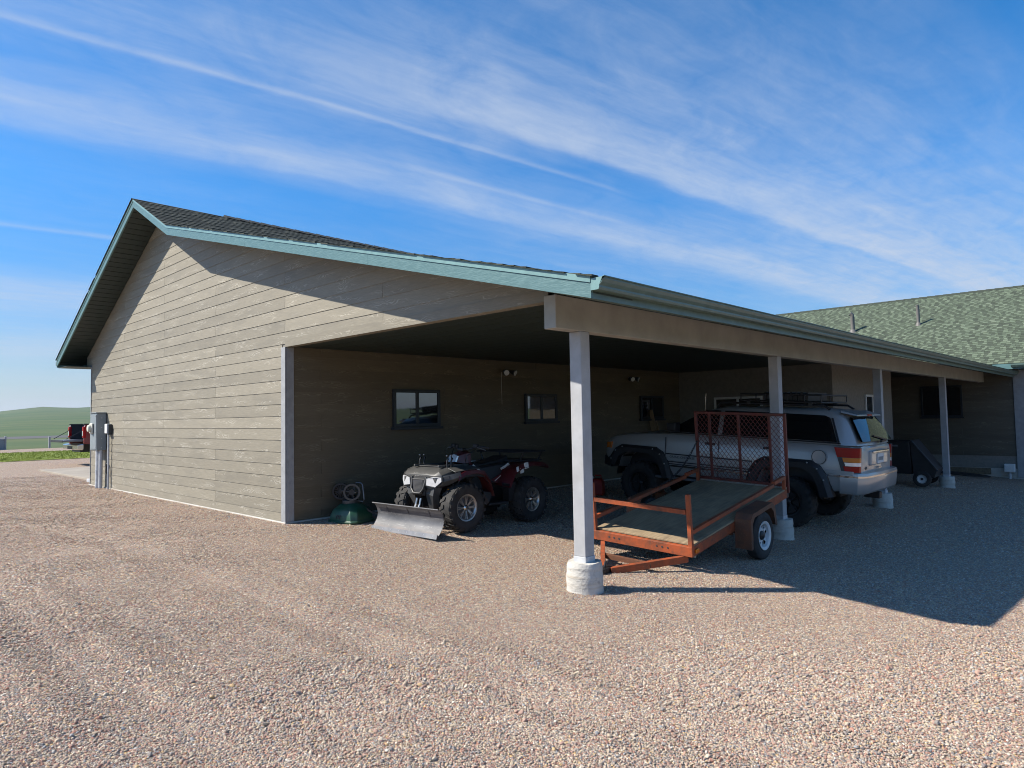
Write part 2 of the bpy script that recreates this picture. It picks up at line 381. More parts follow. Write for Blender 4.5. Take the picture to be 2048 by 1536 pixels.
def text(name, s, size, mw, mat, parent, ext=.0015, align='CENTER'):
    cu = bpy.data.curves.new(name, 'FONT'); cu.body = s; cu.size = size; cu.extrude = ext; cu.align_x = align; cu.align_y = 'CENTER'
    t = bpy.data.objects.new(name, cu); COL.objects.link(t)
    me = bpy.data.meshes.new_from_object(t.evaluated_get(bpy.context.evaluated_depsgraph_get()))
    bpy.data.objects.remove(t); me.materials.clear(); me.materials.append(MT[mat])
    o = bpy.data.objects.new(name, me); COL.objects.link(o); o.parent = parent; o.matrix_local = mw
    return o
def axes(o, x, y, z):
    m = Matrix((Vector(x), Vector(y), Vector(z))).transposed().to_4x4(); m.translation = Vector(o); return m
def lerp(a, b, t): return a+(b-a)*t

# ------------------------------------------------------------------ ground
GY = [-40, 0, 4.9, 9.8, 15.3, 20.4, 40]; GZ = [-.17, -.17, -.33, -.42, -.51, -.60, -.70]
def G(x, y):
    a = min(max(x/5.165, 0), 1.25)**.7
    return float(a*np.interp(y, GY, GZ))
def undulate(X, Y):
    near = np.clip((-Y-.3)/1.0, 0, 1)
    d = .010*np.sin(X*1.3+Y*.7)*np.sin(Y*1.1-X*.4)+.009*np.sin(X*3.1-Y*2.3)+.007*np.sin(Y*4.2+X*1.9)*np.sin(X*2.2)
    # shallow wheel tracks sweeping past the gable towards the carport
    for off in (0.0, 1.55):
        c = Y+1.9+off+.045*(X-2)**2*np.where(X > 2, -.35, .6)
        d = d-.011*np.exp(-(c/.20)**2)+.006*np.exp(-((np.abs(c)-.34)/.13)**2)
    return d*near-.004
def build_ground():
    xs = np.concatenate([np.arange(-42, -14, .7), np.arange(-14, 16, .2), np.arange(16, 26.1, .7)])
    ys = np.concatenate([np.arange(-24, -8, .7), np.arange(-8, 14, .2), np.arange(14, 42.1, .7)])
    X, Y = np.meshgrid(xs, ys)
    a = np.clip(X/5.165, 0, 1.25)**.7
    Z = a*np.interp(Y, GY, GZ)
    Z = Z+undulate(X, Y)
    n, mm = X.shape
    v = np.stack([X, Y, Z], -1).reshape(-1, 3)
    i = np.arange(n*mm).reshape(n, mm)
    f = np.stack([i[:-1, :-1], i[:-1, 1:], i[1:, 1:], i[1:, :-1]], -1).reshape(-1, 4)
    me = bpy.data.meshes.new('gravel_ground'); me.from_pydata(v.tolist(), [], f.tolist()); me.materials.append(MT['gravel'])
    me.polygons.foreach_set('use_smooth', [True]*len(me.polygons))
    struct(put('gravel_ground', me))
build_ground()
def build_terrain():
    rs = [6, 14, 24, 32, 40, 46, 54, 64, 80, 100, 130, 170, 220, 290, 380, 480, 600, 740, 900, 1080, 1280, 1500, 1750, 2050, 2400, 3000, 4500, 8000]
    NA = 360; vs = []; fs = []
    cx, cy = 0.0, 4.0
    for r in rs:
        for k in range(NA):
            t = 2*math.pi*k/NA; x, y = cx+r*math.cos(t), cy+r*math.sin(t)
            inside = -41.5 < x < 25.5 and -23.5 < y < 41.5
            z = -1.2 if inside else -.12
            # hills: a long ridge west with a bench, gentler swells elsewhere
            h = 0.0
            if r > 130:
                w = min(1, (r-130)/1200)
                sw = .5+.5*math.sin(t*3+1.0)+.35*math.sin(t*7.3+r*.0021)+.15*math.sin(t*17+r*.004)
                h = w*w*(12+14*sw)
                h += 3.0*min(1, (r-130)/300)*math.sin(x*.011+1.3)*math.sin(y*.014+.4)
                # western ridge seen at the left of the garage (bearing about 165-176 degrees)
                deg = math.degrees(math.atan2(y-CAM.y, x-CAM.x)) % 360
                rel = deg-162.0
                prof = 20+15/(1+math.exp((rel-9.3)*1.6))+.9*math.sin(rel*2.1)+.6*math.sin(rel*4.7+1)
                ww = math.exp(-((rel-6)/22)**2)
                ridge = prof*max(0, min(1, (r-260)/1250))**1.3*(1 if r < 2100 else max(.25, 1-(r-2100)/2500))
                h = h*(1-ww)+ridge*ww
                if r > 2600 and ww < .5: h += min(1, (r-2600)/2500)*28*(1+.4*math.sin(t*9)+.25*math.sin(t*23))*(1-ww)
            vs.append((x, y, z+h))
    for i in range(len(rs)-1):
        for k in range(NA):
            l = (k+1) % NA; fs.append((i*NA+k, i*NA+l, (i+1)*NA+l, (i+1)*NA+k))
    me = bpy.data.meshes.new('field_hills'); me.from_pydata(vs, [], fs); me.materials.append(MT['field'])
    me.polygons.foreach_set('use_smooth', [True]*len(me.polygons))
    struct(put('field_hills', me))
build_terrain()

def build_lawn():
    b = MB()
    n = 40; L = [(-25.2+.25*math.sin(i*.9)+.12*math.sin(i*2.3), -30+i*2.0) for i in range(n)]
    W = [(-36.0, y) for _, y in L]
    for i in range(n-1):
        b.add([(*W[i], .015), (*L[i], .015), (*L[i+1], .015), (*W[i+1], .015)], [(0, 1, 2, 3)])
    struct(b.build('lawn_ground', 'grass'))
    r = random.Random(3); vs = []; fs = []
    for i in range(17000):
        x = -36+10.9*r.random(); y = -6+20*r.random(); h = .03+.035*r.random(); a = r.random()*6.28; w = .018
        o = len(vs); dx, dy = math.cos(a)*w, math.sin(a)*w
        vs += [(x-dx, y-dy, .012), (x+dx, y+dy, .012), (x+r.gauss(0, .02), y+r.gauss(0, .02), .012+h)]; fs.append((o, o+1, o+2))
    me = bpy.data.meshes.new('lawn_grass'); me.from_pydata(vs, [], fs); me.materials.append(MT['grass'])
    o = put('lawn_grass', me); stuff(o); tag(o, 'short bright green lawn strip beyond the gravel and pickup', 'grass')
    # pale gravel lane past the lawn, far road across the field
    b = MB().add([(-42.5, -40, .004), (-36, -40, .004), (-36, 60, .004), (-42.5, 60, .004)], [(0, 1, 2, 3)])
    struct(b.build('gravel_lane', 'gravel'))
    b = MB(); pts = [(-118+.0*i, -120+i*20) for i in range(16)]
    for i in range(15):
        y0, y1 = -120+i*20, -100+i*20
        b.add([(-112, y0, -.10), (-90, y0, -.10), (-90, y1, -.10), (-112, y1, -.10)], [(0, 1, 2, 3)])
    struct(b.build('far_road', simple('far_road', (.085, .08, .076), .9, var=.25, scale=.05)))
build_lawn()

def build_stones():
    r = np.random.default_rng(5)
    P = []
    def wedge(r0, r1, dens, ang):
        area = (r1*r1-r0*r0)*ang
        n = int(area*dens)
        rr = np.sqrt(r.uniform(r0*r0, r1*r1, n)); tt = r.uniform(-ang, ang, n)
        f2 = math.atan2(fw.y, fw.x)
        return np.stack([CAM.x+rr*np.cos(f2+tt), CAM.y+rr*np.sin(f2+tt)], -1)
    ed = np.concatenate([np.linspace(1.1, 4, 5), np.geomspace(4.0, 24, 26)[1:]])
    for r0, r1 in zip(ed[:-1], ed[1:]):
        rm_ = (r0+r1)/2; P.append(wedge(r0, r1, 9000*min(1, (3.9/rm_)**1.95), R(58)))
    P = np.concatenate(P)
    keep = ~((P[:, 0] < .12) & (P[:, 0] > -9.9) & (P[:, 1] > -.06)) & ~((P[:, 0] < -9.8) & (P[:, 0] > -17.2) & (P[:, 1] > .3)) & (P[:, 0] > -25)
    P = P[keep]
    z = np.clip(P[:, 0]/5.165, 0, 1.25)**.7*np.interp(P[:, 1], GY, GZ)
    X, Y = P[:, 0], P[:, 1]
    un = undulate(X, Y)
    n = len(P)
    # coarser and finer drifts
    drift = np.clip(.5+.35*np.sin(X*1.1+1.7*np.sin(Y*.8))*np.sin(Y*1.5+X*.4)+.35*np.sin(X*2.7-Y*1.9+1.2*np.sin(X*1.3)), 0, 1)
    s = (.0030+.0030*r.random(n)**2+.0020*drift**1.5)*(1+.9*(r.random(n) > .985))*np.clip(np.hypot(X-CAM.x, Y-CAM.y)/9, 1, 1.6)
    v = np.stack([X, Y, z+un+s*(.15+.7*r.random(n))], -1).astype(np.float32)
    me = bpy.data.meshes.new('gravel_stones'); me.vertices.add(n); me.vertices.foreach_set('co', v.ravel())
    a = me.attributes.new('ss', 'FLOAT', 'POINT'); a.data.foreach_set('value', s.astype(np.float32))
    me.materials.append(MT['stone']); me.update()
    o = put('gravel_stones', me); stuff(o); tag(o, 'loose pink, tan and grey gravel stones covering the drive', 'gravel')
    gt = bpy.data.node_groups.new('stones', 'GeometryNodeTree')
    gt.interface.new_socket('Geometry', in_out='INPUT', socket_type='NodeSocketGeometry')
    gt.interface.new_socket('Geometry', in_out='OUTPUT', socket_type='NodeSocketGeometry')
    N = gt.nodes; Lk = gt.links.new
    gi = N.new('NodeGroupInput'); go = N.new('NodeGroupOutput')
    join = N.new('GeometryNodeJoinGeometry')
    for k in range(5):
        ico = N.new('GeometryNodeMeshIcoSphere'); ico.inputs['Radius'].default_value = 1; ico.inputs['Subdivisions'].default_value = 1 if k % 2 else 2
        pos = N.new('GeometryNodeInputPosition')
        nz = N.new('ShaderNodeTexNoise'); nz.noise_dimensions = '4D'; nz.inputs['W'].default_value = k*7.3; nz.inputs['Scale'].default_value = 1.1; nz.inputs['Detail'].default_value = 1
        sub = N.new('ShaderNodeVectorMath'); sub.operation = 'SUBTRACT'; sub.inputs[1].default_value = (.5, .5, .5)
        mul = N.new('ShaderNodeVectorMath'); mul.operation = 'MULTIPLY'; mul.inputs[1].default_value = (1.5, 1.5, 1.2)
        sp = N.new('GeometryNodeSetPosition')
        Lk(pos.outputs[0], nz.inputs['Vector']); Lk(nz.outputs['Color'], sub.inputs[0]); Lk(sub.outputs[0], mul.inputs[0])
        Lk(ico.outputs['Mesh'], sp.inputs['Geometry']); Lk(mul.outputs[0], sp.inputs['Offset'])
        tr = N.new('GeometryNodeTransform'); tr.inputs['Scale'].default_value = (1.25, .95, .72)
        Lk(sp.outputs[0], tr.inputs['Geometry'])
        sm = N.new('GeometryNodeSetMaterial'); sm.inputs['Material'].default_value = MT['stone']
        Lk(tr.outputs[0], sm.inputs['Geometry'])
        gi2 = N.new('GeometryNodeGeometryToInstance'); Lk(sm.outputs[0], gi2.inputs[0]); Lk(gi2.outputs[0], join.inputs[0])
    m2p = N.new('GeometryNodeMeshToPoints'); Lk(gi.outputs[0], m2p.inputs['Mesh'])
    iop = N.new('GeometryNodeInstanceOnPoints'); iop.inputs['Pick Instance'].default_value = True
    Lk(m2p.outputs[0], iop.inputs['Points']); Lk(join.outputs[0], iop.inputs['Instance'])
    rv = N.new('FunctionNodeRandomValue'); rv.data_type = 'FLOAT_VECTOR'; rv.inputs[0].default_value = (-.5, -.5, 0); rv.inputs[1].default_value = (.5, .5, 6.283)
    e2r = N.new('FunctionNodeEulerToRotation'); Lk(rv.outputs[0], e2r.inputs[0]); Lk(e2r.outputs[0], iop.inputs['Rotation'])
    at = N.new('GeometryNodeInputNamedAttribute'); at.data_type = 'FLOAT'; at.inputs['Name'].default_value = 'ss'
    Lk(at.outputs[0], iop.inputs['Scale']); Lk(iop.outputs[0], go.inputs[0])
    md = o.modifiers.new('stones', 'NODES'); md.node_group = gt
build_stones()

sl = MB().box(-17.1, -9.86, .35, 8.0, -.1, .045).build('concrete_apron', 'apron', bevel=.01); struct(sl)

# ------------------------------------------------------------------ garage with carport
L_, A_, B_, R_ = (-10.6, 3.10), (-4.93, 5.816), (-3.15, 4.92), (6.0, 2.565)     # top of rake trim (x, z)
YO, YH = -.575, 20.43
HS = 2.55
def rooftop(x): return float(np.interp(x, [L_[0], A_[0], B_[0], R_[0]], [L_[1], A_[1], B_[1], R_[1]]))
ROW, Z0 = .1757, .139
def plank_mesh(x0, x1, z0, z1, topf=None):
    """local: origin at x0,z0; outward is -y; clipped under topf"""
    xs = [x0, x1]
    if topf:
        for bx in (A_[0], B_[0]):
            if x0 < bx < x1: xs.append(bx)
        for t in np.arange(x0, x1, .05): xs.append(float(t))
        xs = sorted(xs)
        xs = [x for x in xs if topf(x) > z0+.004]
        if len(xs) < 2: return None
    ring = []
    tops = [(x, min(z1, topf(x)) if topf else z1) for x in xs]
    # simplify collinear tops
    keep = [tops[0]]
    for i in range(1, len(tops)-1):
        (xa, za), (xb, zb), (xc, zc) = keep[-1], tops[i], tops[i+1]
        if abs((zb-za)*(xc-xa)-(zc-za)*(xb-xa)) > 1e-4: keep.append(tops[i])
    keep.append(tops[-1])
    poly = [(keep[0][0], z0), (keep[-1][0], z0)]+keep[::-1]
    H = ROW
    def yo(z): return -(.0135-.0075*(z-z0)/H)
    fr = [(x-x0, yo(z), z-z0) for x, z in poly]; bk = [(x-x0, -.001, z-z0) for x, z in poly]
    b = MB().loft([fr, bk]); return b
def plank(parent, me, mw):
    o = bpy.data.objects.new('plank', me); COL.objects.link(o); o.parent = parent; o.matrix_local = mw
    return o
_pc = {}
def plank_rows(parent, xlo, xhi, zlo, zhi, base, rot, joint0, topf=None, xlof=None, gap=.0055, mat='siding'):
    """base: origin of wall coordinates (x along, z up), rot: rotation about z"""
    k = -1
    while True:
        z0 = Z0+k*ROW; z1 = z0+ROW
        if k == -1: z0 = max(zlo, 0.015)
        if z0 >= zhi: break
        zt = min(z1, zhi)+.006
        lo = xlof(z0) if xlof else xlo
        hi = xhi(z0) if callable(xhi) else xhi
        js = [joint0[k % 2]+i*4.88 for i in range(-4, 7)]
        cuts = [lo]+[j for j in js if lo+.08 < j < hi-.08]+[hi]
        for a, c in zip(cuts[:-1], cuts[1:]):
            if z1 <= zlo or zt-z0 < .02: continue
            b = plank_mesh(a+gap/2, c-gap/2, max(z0, zlo), zt, topf)
            if b is None: continue
            key = (round(c-a, 3), round(zt-max(z0, zlo), 3), mat)
            me = _pc.get(key) if topf is None else None
            if me is None:
                me = b.mesh('plank', mat)
                if topf is None: _pc[key] = me
            mw = Matrix.Translation(base) @ Matrix.Rotation(rot, 4, 'Z') @ Matrix.Translation((a+gap/2, 0, max(z0, zlo)))
            plank(parent, me, mw)
        k += 1
        if z0 > zhi: break

def window(parent, o, ux, w, h, frame, mull=True, out=.05):
    """o: lower-left corner on wall, ux: along-wall unit; outward = ux x z"""
    ux = Vector(ux); n = ux.cross(Vector((0, 0, 1)))
    mw = axes(o, ux, -n, (0, 0, 1))             # local -y outward
    t = .055
    b = MB()
    b.box(0, w, -out, -.001, 0, t).box(0, w, -out, -.001, h-t, h).box(0, t, -out, -.001, t, h-t).box(w-t, w, -out, -.001, t, h-t)
    if mull: b.box(w/2-.03, w/2+.03, -out+.004, -.001, t, h-t)
    wd = b.build('window', frame, parent, bevel=.004); wd.matrix_local = mw
    spans = [(t, w/2-.03), (w/2+.03, w-t)] if mull else [(t, w-t)]
    for a, c in spans:
        p = MB().box(a, c, -out+.018, -.002, t, h-t).build('pane', 'house_glass', wd)
    s = MB().box(-.03, w+.03, -out-.03, -.003, -.045, -.002).build('sill', frame, wd, bevel=.004)
    return wd

def tint_attr(me, vals):
    a = me.attributes.new('tint', 'FLOAT', 'FACE'); a.data.foreach_set('value', np.asarray(vals, np.float32))
def shingle_field(parent, o, u, v, nu, nv, mat, seed, singles=None, exp=.143, widths=(.14, .2, .28, .36)):
    """tabs laid in courses; u along eave (length nu), v up slope (length nv)"""
    r = random.Random(seed); o, u, v = Vector(o), Vector(u).normalized(), Vector(v).normalized(); n = u.cross(v).normalized()
    if n.z < 0: n = -n
    vs, fs, tn = [], [], []; cand = []
    rows = int(nv/exp)+1
    for j in range(rows):
        v0 = j*exp; v1 = min(nv, v0+exp*1.25)
        x = -r.random()*.2
        prev_dbl = r.random() < .5
        while x < nu:
            w = r.choice(widths); a, c = max(0, x), min(nu, x+w)
            x += w
            if c-a < .03: continue
            dbl = (not prev_dbl) if r.random() < .86 else prev_dbl
            prev_dbl = dbl
            th = (.016 if dbl else .010)+r.random()*.002
            t = min(1, max(0, (r.choice((.14, .24, .34)) if not dbl else r.choice((.48, .58, .66, .74, .84)))+r.uniform(-.06, .06)))
            q = [o+u*a+v*v0, o+u*(c-.004)+v*v0, o+u*(c-.004)+v*v1, o+u*a+v*v1]
            P = [q[0]+n*.001, q[1]+n*.001, q[2]+n*.001, q[3]+n*.001, q[0]+n*th, q[1]+n*th, q[2]+n*.003, q[3]+n*.003]
            if singles is not None:
                d = ((q[0]+q[2])/2-CAM)
                xx, yy, zd = d.dot(cR), d.dot(cU), d.dot(fw)
                vis = zd > 0 and abs(xx/zd) < .78 and (xx/zd) > .385
                cand.append((zd if vis else 1e6+zd, P, t))
                continue
            k = len(vs); vs += P
            fs += [tuple(i+k for i in f) for f in ((4, 5, 6, 7), (0, 1, 5, 4), (0, 4, 7, 3), (1, 2, 6, 5))]; tn += [t]*4
    if singles is not None:
        cand.sort(key=lambda c: c[0])
        for zd, P, t in cand[:singles]:
            cpt = sum(P, Vector())/8
            me = bpy.data.meshes.new('shingle'); me.from_pydata([p-cpt for p in P], [], [(4, 5, 6, 7), (0, 1, 5, 4), (0, 4, 7, 3), (1, 2, 6, 5)])
            me.materials.append(MT[mat]); tint_attr(me, [t]*4)
            s = bpy.data.objects.new('shingle', me); COL.objects.link(s); s.parent = parent; s.location = cpt
        for zd, P, t in cand[singles:]:
            k = len(vs); vs += P
            fs += [tuple(i+k for i in f) for f in ((4, 5, 6, 7), (0, 1, 5, 4), (0, 4, 7, 3), (1, 2, 6, 5))]; tn += [t]*4
    me = bpy.data.meshes.new('shingle_courses'); me.from_pydata([tuple(p) for p in vs], [], fs); me.materials.append(MT[mat]); tint_attr(me, tn)
    ob = put('shingle_courses', me, parent); stuff(ob)
    return ob

def build_garage():
    g = thing('garage', 'tan plank-sided garage with long open carport and dark shingled roof', 'garage')
    # --- walls
    wall_top = lambda x: rooftop(x)-.13
    poly = [(-9.8, -.3), (0, -.3), (0, HS+.02), (5.08, HS+.02), (5.08, wall_top(5.08)), (B_[0], wall_top(B_[0])), (A_[0], wall_top(A_[0])), (-10.25, wall_top(-10.25)), (-10.25, 2.89), (-9.8, 2.89)]
    gw = MB().prism(poly, 1, .001, .14).build('gable_wall', 'wallflat', g)
    xlof = lambda z: -10.25 if z >= 2.88 else -9.80
    xhif = lambda z: 5.08 if z > HS-.08 else -.10
    # rows under soffit level stop at the corner board; the row that meets it is cut
    top = lambda x: wall_top(x)-.004
    plank_rows(gw, None, lambda z: -.10 if z < HS-.03 else 5.08, 0, 5.6, (0, 0, 0), 0, (-2.45, -4.89), top, xlof)
    MB().box(0, 5.08, -.018, .10, HS+.0, HS+.115).build('header_board', 'siding', g)
    iw = MB().box(-.14, -.001, .141, 20.3, -.4, HS+.1).build('inner_wall', 'wallflat', g)
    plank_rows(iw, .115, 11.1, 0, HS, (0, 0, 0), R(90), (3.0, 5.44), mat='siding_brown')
    MB().box(-9.8, -9.66, .141, 19.5, -.2, 2.95).build('side_wall', 'wallflat', g)
    MB().box(-9.9, .03, -.032, .15, -.35, .012).box(-.15, .03, .15, 11.1, -.35, .012).build('foundation', 'concrete', g, bevel=.006)
    cb = MB().box(-.10, .024, -.028, -.0015, .012, HS-.002).build('corner_board', 'trim', g, bevel=.004)
    MB().box(.001, .026, .0, .112, .012, HS-.002).build('corner_board', 'trim', g, bevel=.004)
    MB().box(-9.83, -9.801, -.026, .09, 0, 2.885).build('corner_board', 'trim', g, bevel=.004)
    # --- windows of the inner wall
    for y0, y1, z0, z1 in ((1.86, 2.86, 1.335, 1.965), (5.065, 6.04, 1.37, 1.93), (9.19, 10.22, 1.36, 1.93)):
        window(g, (.022, y0, z0), (0, 1, 0), y1-y0, z1-z0, 'dark_frame')
    # --- carport ceiling panels
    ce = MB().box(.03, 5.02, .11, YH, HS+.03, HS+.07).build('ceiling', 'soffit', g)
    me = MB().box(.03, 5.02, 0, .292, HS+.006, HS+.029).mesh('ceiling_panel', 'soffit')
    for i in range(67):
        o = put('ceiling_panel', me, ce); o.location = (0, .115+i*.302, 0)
    # --- roof body
    prof = [L_, A_, B_, R_]
    rf = MB()
    poly = [(x, z-.012) for x, z in prof]+[(x, z-.115) for x, z in prof[::-1]]
    rf.prism(poly, 1, YO+.03, 19.9)
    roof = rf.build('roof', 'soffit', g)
    def slope(p, q, seed, mat='shingle_dark'):
        (x0, z0), (x1, z1) = p, q      # p lower, q upper
        v = Vector((x1-x0, 0, z1-z0)); shingle_field(roof, (x0, YO-.03, z0-.004), (0, 1, 0), v, 20.4, v.length, mat, seed)
    slope(B_, A_, 1); slope((R_[0]+.03, R_[1]-.008), B_, 2); slope((L_[0]-.03, L_[1]-.014), A_, 3)
    cap = MB(); y = YO+1.75; ax, az = A_
    while y < 19.9:
        y1 = min(19.9, y+.30)
        cap.add([(ax-.16, y, az-.052), (ax, y, az+.038), (ax+.16, y, az-.052), (ax-.16, y1, az-.066), (ax, y1, az+.026), (ax+.16, y1, az-.066),
                 (ax-.16, y, az-.085), (ax+.16, y, az-.085)], [(0, 1, 4, 3), (1, 2, 5, 4), (0, 6, 7, 2, 1)])
        y += .27
    c = cap.build('ridge_cap', 'cap_shingle', roof)
    # --- rake fascia, drip edge, soffit panels
    for (p, q) in ((L_, A_), (A_, B_), (B_, R_)):
        n_ = max(1, round((q[0]-p[0])/3.6))
        for i in range(n_):
            a = (lerp(p[0], q[0], i/n_), lerp(p[1], q[1], i/n_)); c = (lerp(p[0], q[0], (i+1)/n_), lerp(p[1], q[1], (i+1)/n_))
            gp = .0015 if i < n_-1 else 0
            MB().prism([(a[0], a[1]-.045), (c[0]-gp, c[1]-.045), (c[0]-gp, c[1]-.175), (a[0], a[1]-.175)], 1, YO, YO+.028).build('rake_fascia', 'fascia', g)
        MB().prism([(p[0], p[1]-.002), (q[0], q[1]-.002), (q[0], q[1]-.052), (p[0], p[1]-.052)], 1, YO-.010, YO+.029).build('drip_edge', 'drip', g)
    sf = MB()
    for (p, q) in ((L_, A_), (A_, B_), (B_, R_)): sf.prism([(p[0], p[1]-.118), (q[0], q[1]-.118), (q[0], q[1]-.132), (p[0], p[1]-.132)], 1, YO+.03, -.0)
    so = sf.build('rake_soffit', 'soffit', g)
    for (p, q, stp) in ((L_, A_, .165), (A_, B_, .165), (B_, R_, .33)):
        d = Vector((q[0]-p[0], 0, q[1]-p[1])); ln = d.length; d.normalize(); nn = Vector((d.z, 0, -d.x))
        me = MB().box(0, stp-.014, YO+.032, -.024, -.012, 0).mesh('soffit_panel', 'soffit')
        for i in range(int(ln/stp)):
            o = put('soffit_panel', me, so); o.matrix_local = axes(Vector((p[0], 0, p[1]-.132))+d*(i*stp+.004), d, (0, 1, 0), -nn)
    # --- eaves: left box and right fascia with gutter
    MB().box(-10.6, -10.575, YO, 19.9, 2.90, 3.06).build('eave_fascia', 'fascia', g)
    MB().box(-10.575, -9.83, YO+.03, 19.9, 2.885, 2.899).build('eave_soffit', 'soffit', g)
    gl = [(-10.60, 3.04), (-10.72, 3.04), (-10.715, 2.97), (-10.68, 2.94), (-10.60, 2.94)]
    MB().prism(gl, 1, YO, 19.9).build('gutter', 'gutter', g)
    MB().box(5.972, 5.998, YO+.03, 20.3, 2.39, 2.535).build('eave_fascia', 'gutter', g)
    MB().prism([(5.232, 2.592), (5.97, 2.405), (5.97, 2.419), (5.232, 2.606)], 1, YO+.03, YH).build('eave_soffit', 'gutter', g)
    # K-style gutter: open top trough
    x0 = 6.0
    k = [(x0, 2.545), (x0, 2.45), (x0+.075, 2.45), (x0+.082, 2.468), (x0+.082, 2.482), (x0+.105, 2.505), (x0+.118, 2.53), (x0+.118, 2.548), (x0+.132, 2.552), (x0+.132, 2.545)]
    ki = [(x0+.004, 2.545), (x0+.004, 2.454), (x0+.072, 2.454), (x0+.077, 2.47), (x0+.077, 2.484), (x0+.1, 2.508), (x0+.112, 2.53), (x0+.112, 2.545)]
    gt = MB().prism(k+ki[::-1], 1, YO+.002, 20.38).build('gutter', 'gutter', g)
    MB().prism(k, 1, YO-.004, YO+.0015).build('end_cap', 'drip', gt)
    # --- beam, posts, piers
    bm = MB().box(5.085, 5.228, -.09, YH-.005, 2.278, 2.588).build('beam', 'beam', g, bevel=.006)
    for i, (y, gy) in enumerate(((.34, 0), (4.90, 0), (9.80, 0), (15.25, 0))):
        gz = G(5.165, y); zt = gz+.275
        MB().box(5.088, 5.226, y-.07, y+.07, zt+.05, 2.277).build('post', 'post', g, bevel=.006)
        MB().box(5.084, 5.230, y-.074, y+.074, zt-.02, zt+.05).build('post_base', 'conduit', g, bevel=.004)
        r = random.Random(i); prof = []
        rings = []
        for t in np.linspace(0, 1, 13):
            z = gz-.12+(.12+.275)*t; rr = .180-.014*t+(.007 if int(t*12+.5) in (3, 7, 8) else 0)+.004*r.uniform(-1, 1)
            if t == 1: rr -= .008
            rings.append([(5.157+rr*math.cos(a)*(1+.012*math.sin(3*a+i+t*4)), y+rr*math.sin(a)*(1+.012*math.sin(2*a+t*5+i)), z+(.006*math.sin(3*a) if t > .9 else 0)) for a in np.linspace(0, 2*math.pi, 29)[:-1]])
        MB().loft(rings).build('pier', 'concrete', g, smooth=50)
    # room in the back of the carport
    MB().box(.001, 3.86, 11.12, 15.7, -.5, HS+.005).build('room_wall', 'wallflat', g)
    window(g, (1.0, 11.119, 1.05), (1, 0, 0), 1.25, .82, 'white_vinyl', out=.04)
    window(g, (3.861, 13.35, .95), (0, 1, 0), 1.15, .92, 'white_vinyl', out=.04)
    return g
build_garage()

def build_house():
    h = thing('house', 'low house wing with light green shingle roof and two vent pipes', 'house')
    w = MB().box(-9, 6.10, YH+.001, YH+.16, -.9, 2.9).build('front_wall', 'wallflat', h)
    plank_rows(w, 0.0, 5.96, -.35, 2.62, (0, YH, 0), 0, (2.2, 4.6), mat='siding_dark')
    w2 = MB().box(6.2, 14, YH-1.2, YH-.95, -.9, 2.68).build('wing_wall', 'wallflat', h) if 0 else None
    MB().box(5.962, 6.24, YH-.05, YH-.001, -.62, 2.60).build('corner_board', 'trim', h, bevel=.004)
    MB().box(-.1, 14, YH-.015, YH+.17, -.9, -.36).build('foundation', 'concrete', h)
    MB().box(4.05, 5.3, YH-.045, YH-.016, -.56, -.365).build('skirting_board', 'osb', h)
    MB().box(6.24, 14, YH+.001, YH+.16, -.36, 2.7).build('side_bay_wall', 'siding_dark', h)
    window(h, (3.5, YH-.022, 1.22), (1, 0, 0), 1.15, 1.0, 'dark_frame')
    ye, ze, yr, zr = 19.82, 2.80, 26.3, 5.99
    rf = MB().prism([(ye, ze-.012), (yr, zr-.012), (yr+6.4, ze-.012), (yr+6.4, ze-.15), (yr, zr-.15), (ye, ze-.15)], 0, -6.4, 14).build('roof', 'soffit', h)
    v = Vector((0, yr-ye, zr-ze))
    shingle_field(rf, (-6.4, ye-.03, ze-.018), (1, 0, 0), v, 20.4, v.length, 'shingle', 21, singles=300, exp=.15, widths=(.08, .105, .13, .16))
    cap = MB(); x = -6.4
    while x < 14:
        cap.add([(x, yr-.15, zr-.055), (x, yr, zr+.03), (x, yr+.15, zr-.055), (x+.3, yr-.15, zr-.066), (x+.3, yr, zr+.018), (x+.3, yr+.15, zr-.066)], [(0, 1, 4, 3), (1, 2, 5, 4)]); x += .28
    cap.build('ridge_cap', 'shingle', rf)
    MB().box(5.55, 14, ye-.025, ye-.001, ze-.18, ze-.022).build('eave_fascia', 'fascia', h)
    MB().box(6.24, 14, ye, YH, ze-.19, ze-.175).build('eave_soffit', 'soffit', h)
    k = [(ye-.027, ze-.03), (ye-.155, ze-.03), (ye-.150, ze-.075), (ye-.11, ze-.13), (ye-.027, ze-.13)]
    MB().prism(k, 0, 6.02, 14).build('gutter', 'gutter', h)
    # vent pipes stand on the roof plane
    def plane(px, py):
        d = fw + cR*((px-1024)/1348.9) - cU*((py-768)/1348.9)
        n = Vector((0, -(zr-ze), yr-ye)).normalized(); o = Vector((0, ye, ze))
        return CAM + d*((o-CAM).dot(n)/d.dot(n))
    for px, py, hh, r_, bend in ((1706, 664, .72, .075, True), (1837, 650, .74, .055, False)):
        p = plane(px, py)
        pts = [p-Vector((0, 0, .1)), p+Vector((0, 0, hh*.75)), p+Vector((-.01, -.02, hh*.92)), p+Vector((-.07, -.05, hh))] if bend else [p-Vector((0, 0, .1)), p+Vector((0, 0, hh*.9)), p+Vector((-.02, -.02, hh))]
        vp = MB().tube(pts, [r_, r_, r_*1.08, r_*1.12][:len(pts)], 14).build('vent_pipe', 'pipe', h, smooth=40)
        MB().cyl(p-Vector((0, 0, .06)), p+Vector((0, 0, .09)), r_*2.1, r_*1.15, 16).build('flashing', 'pipe', vp, smooth=40)
    return h
build_house()

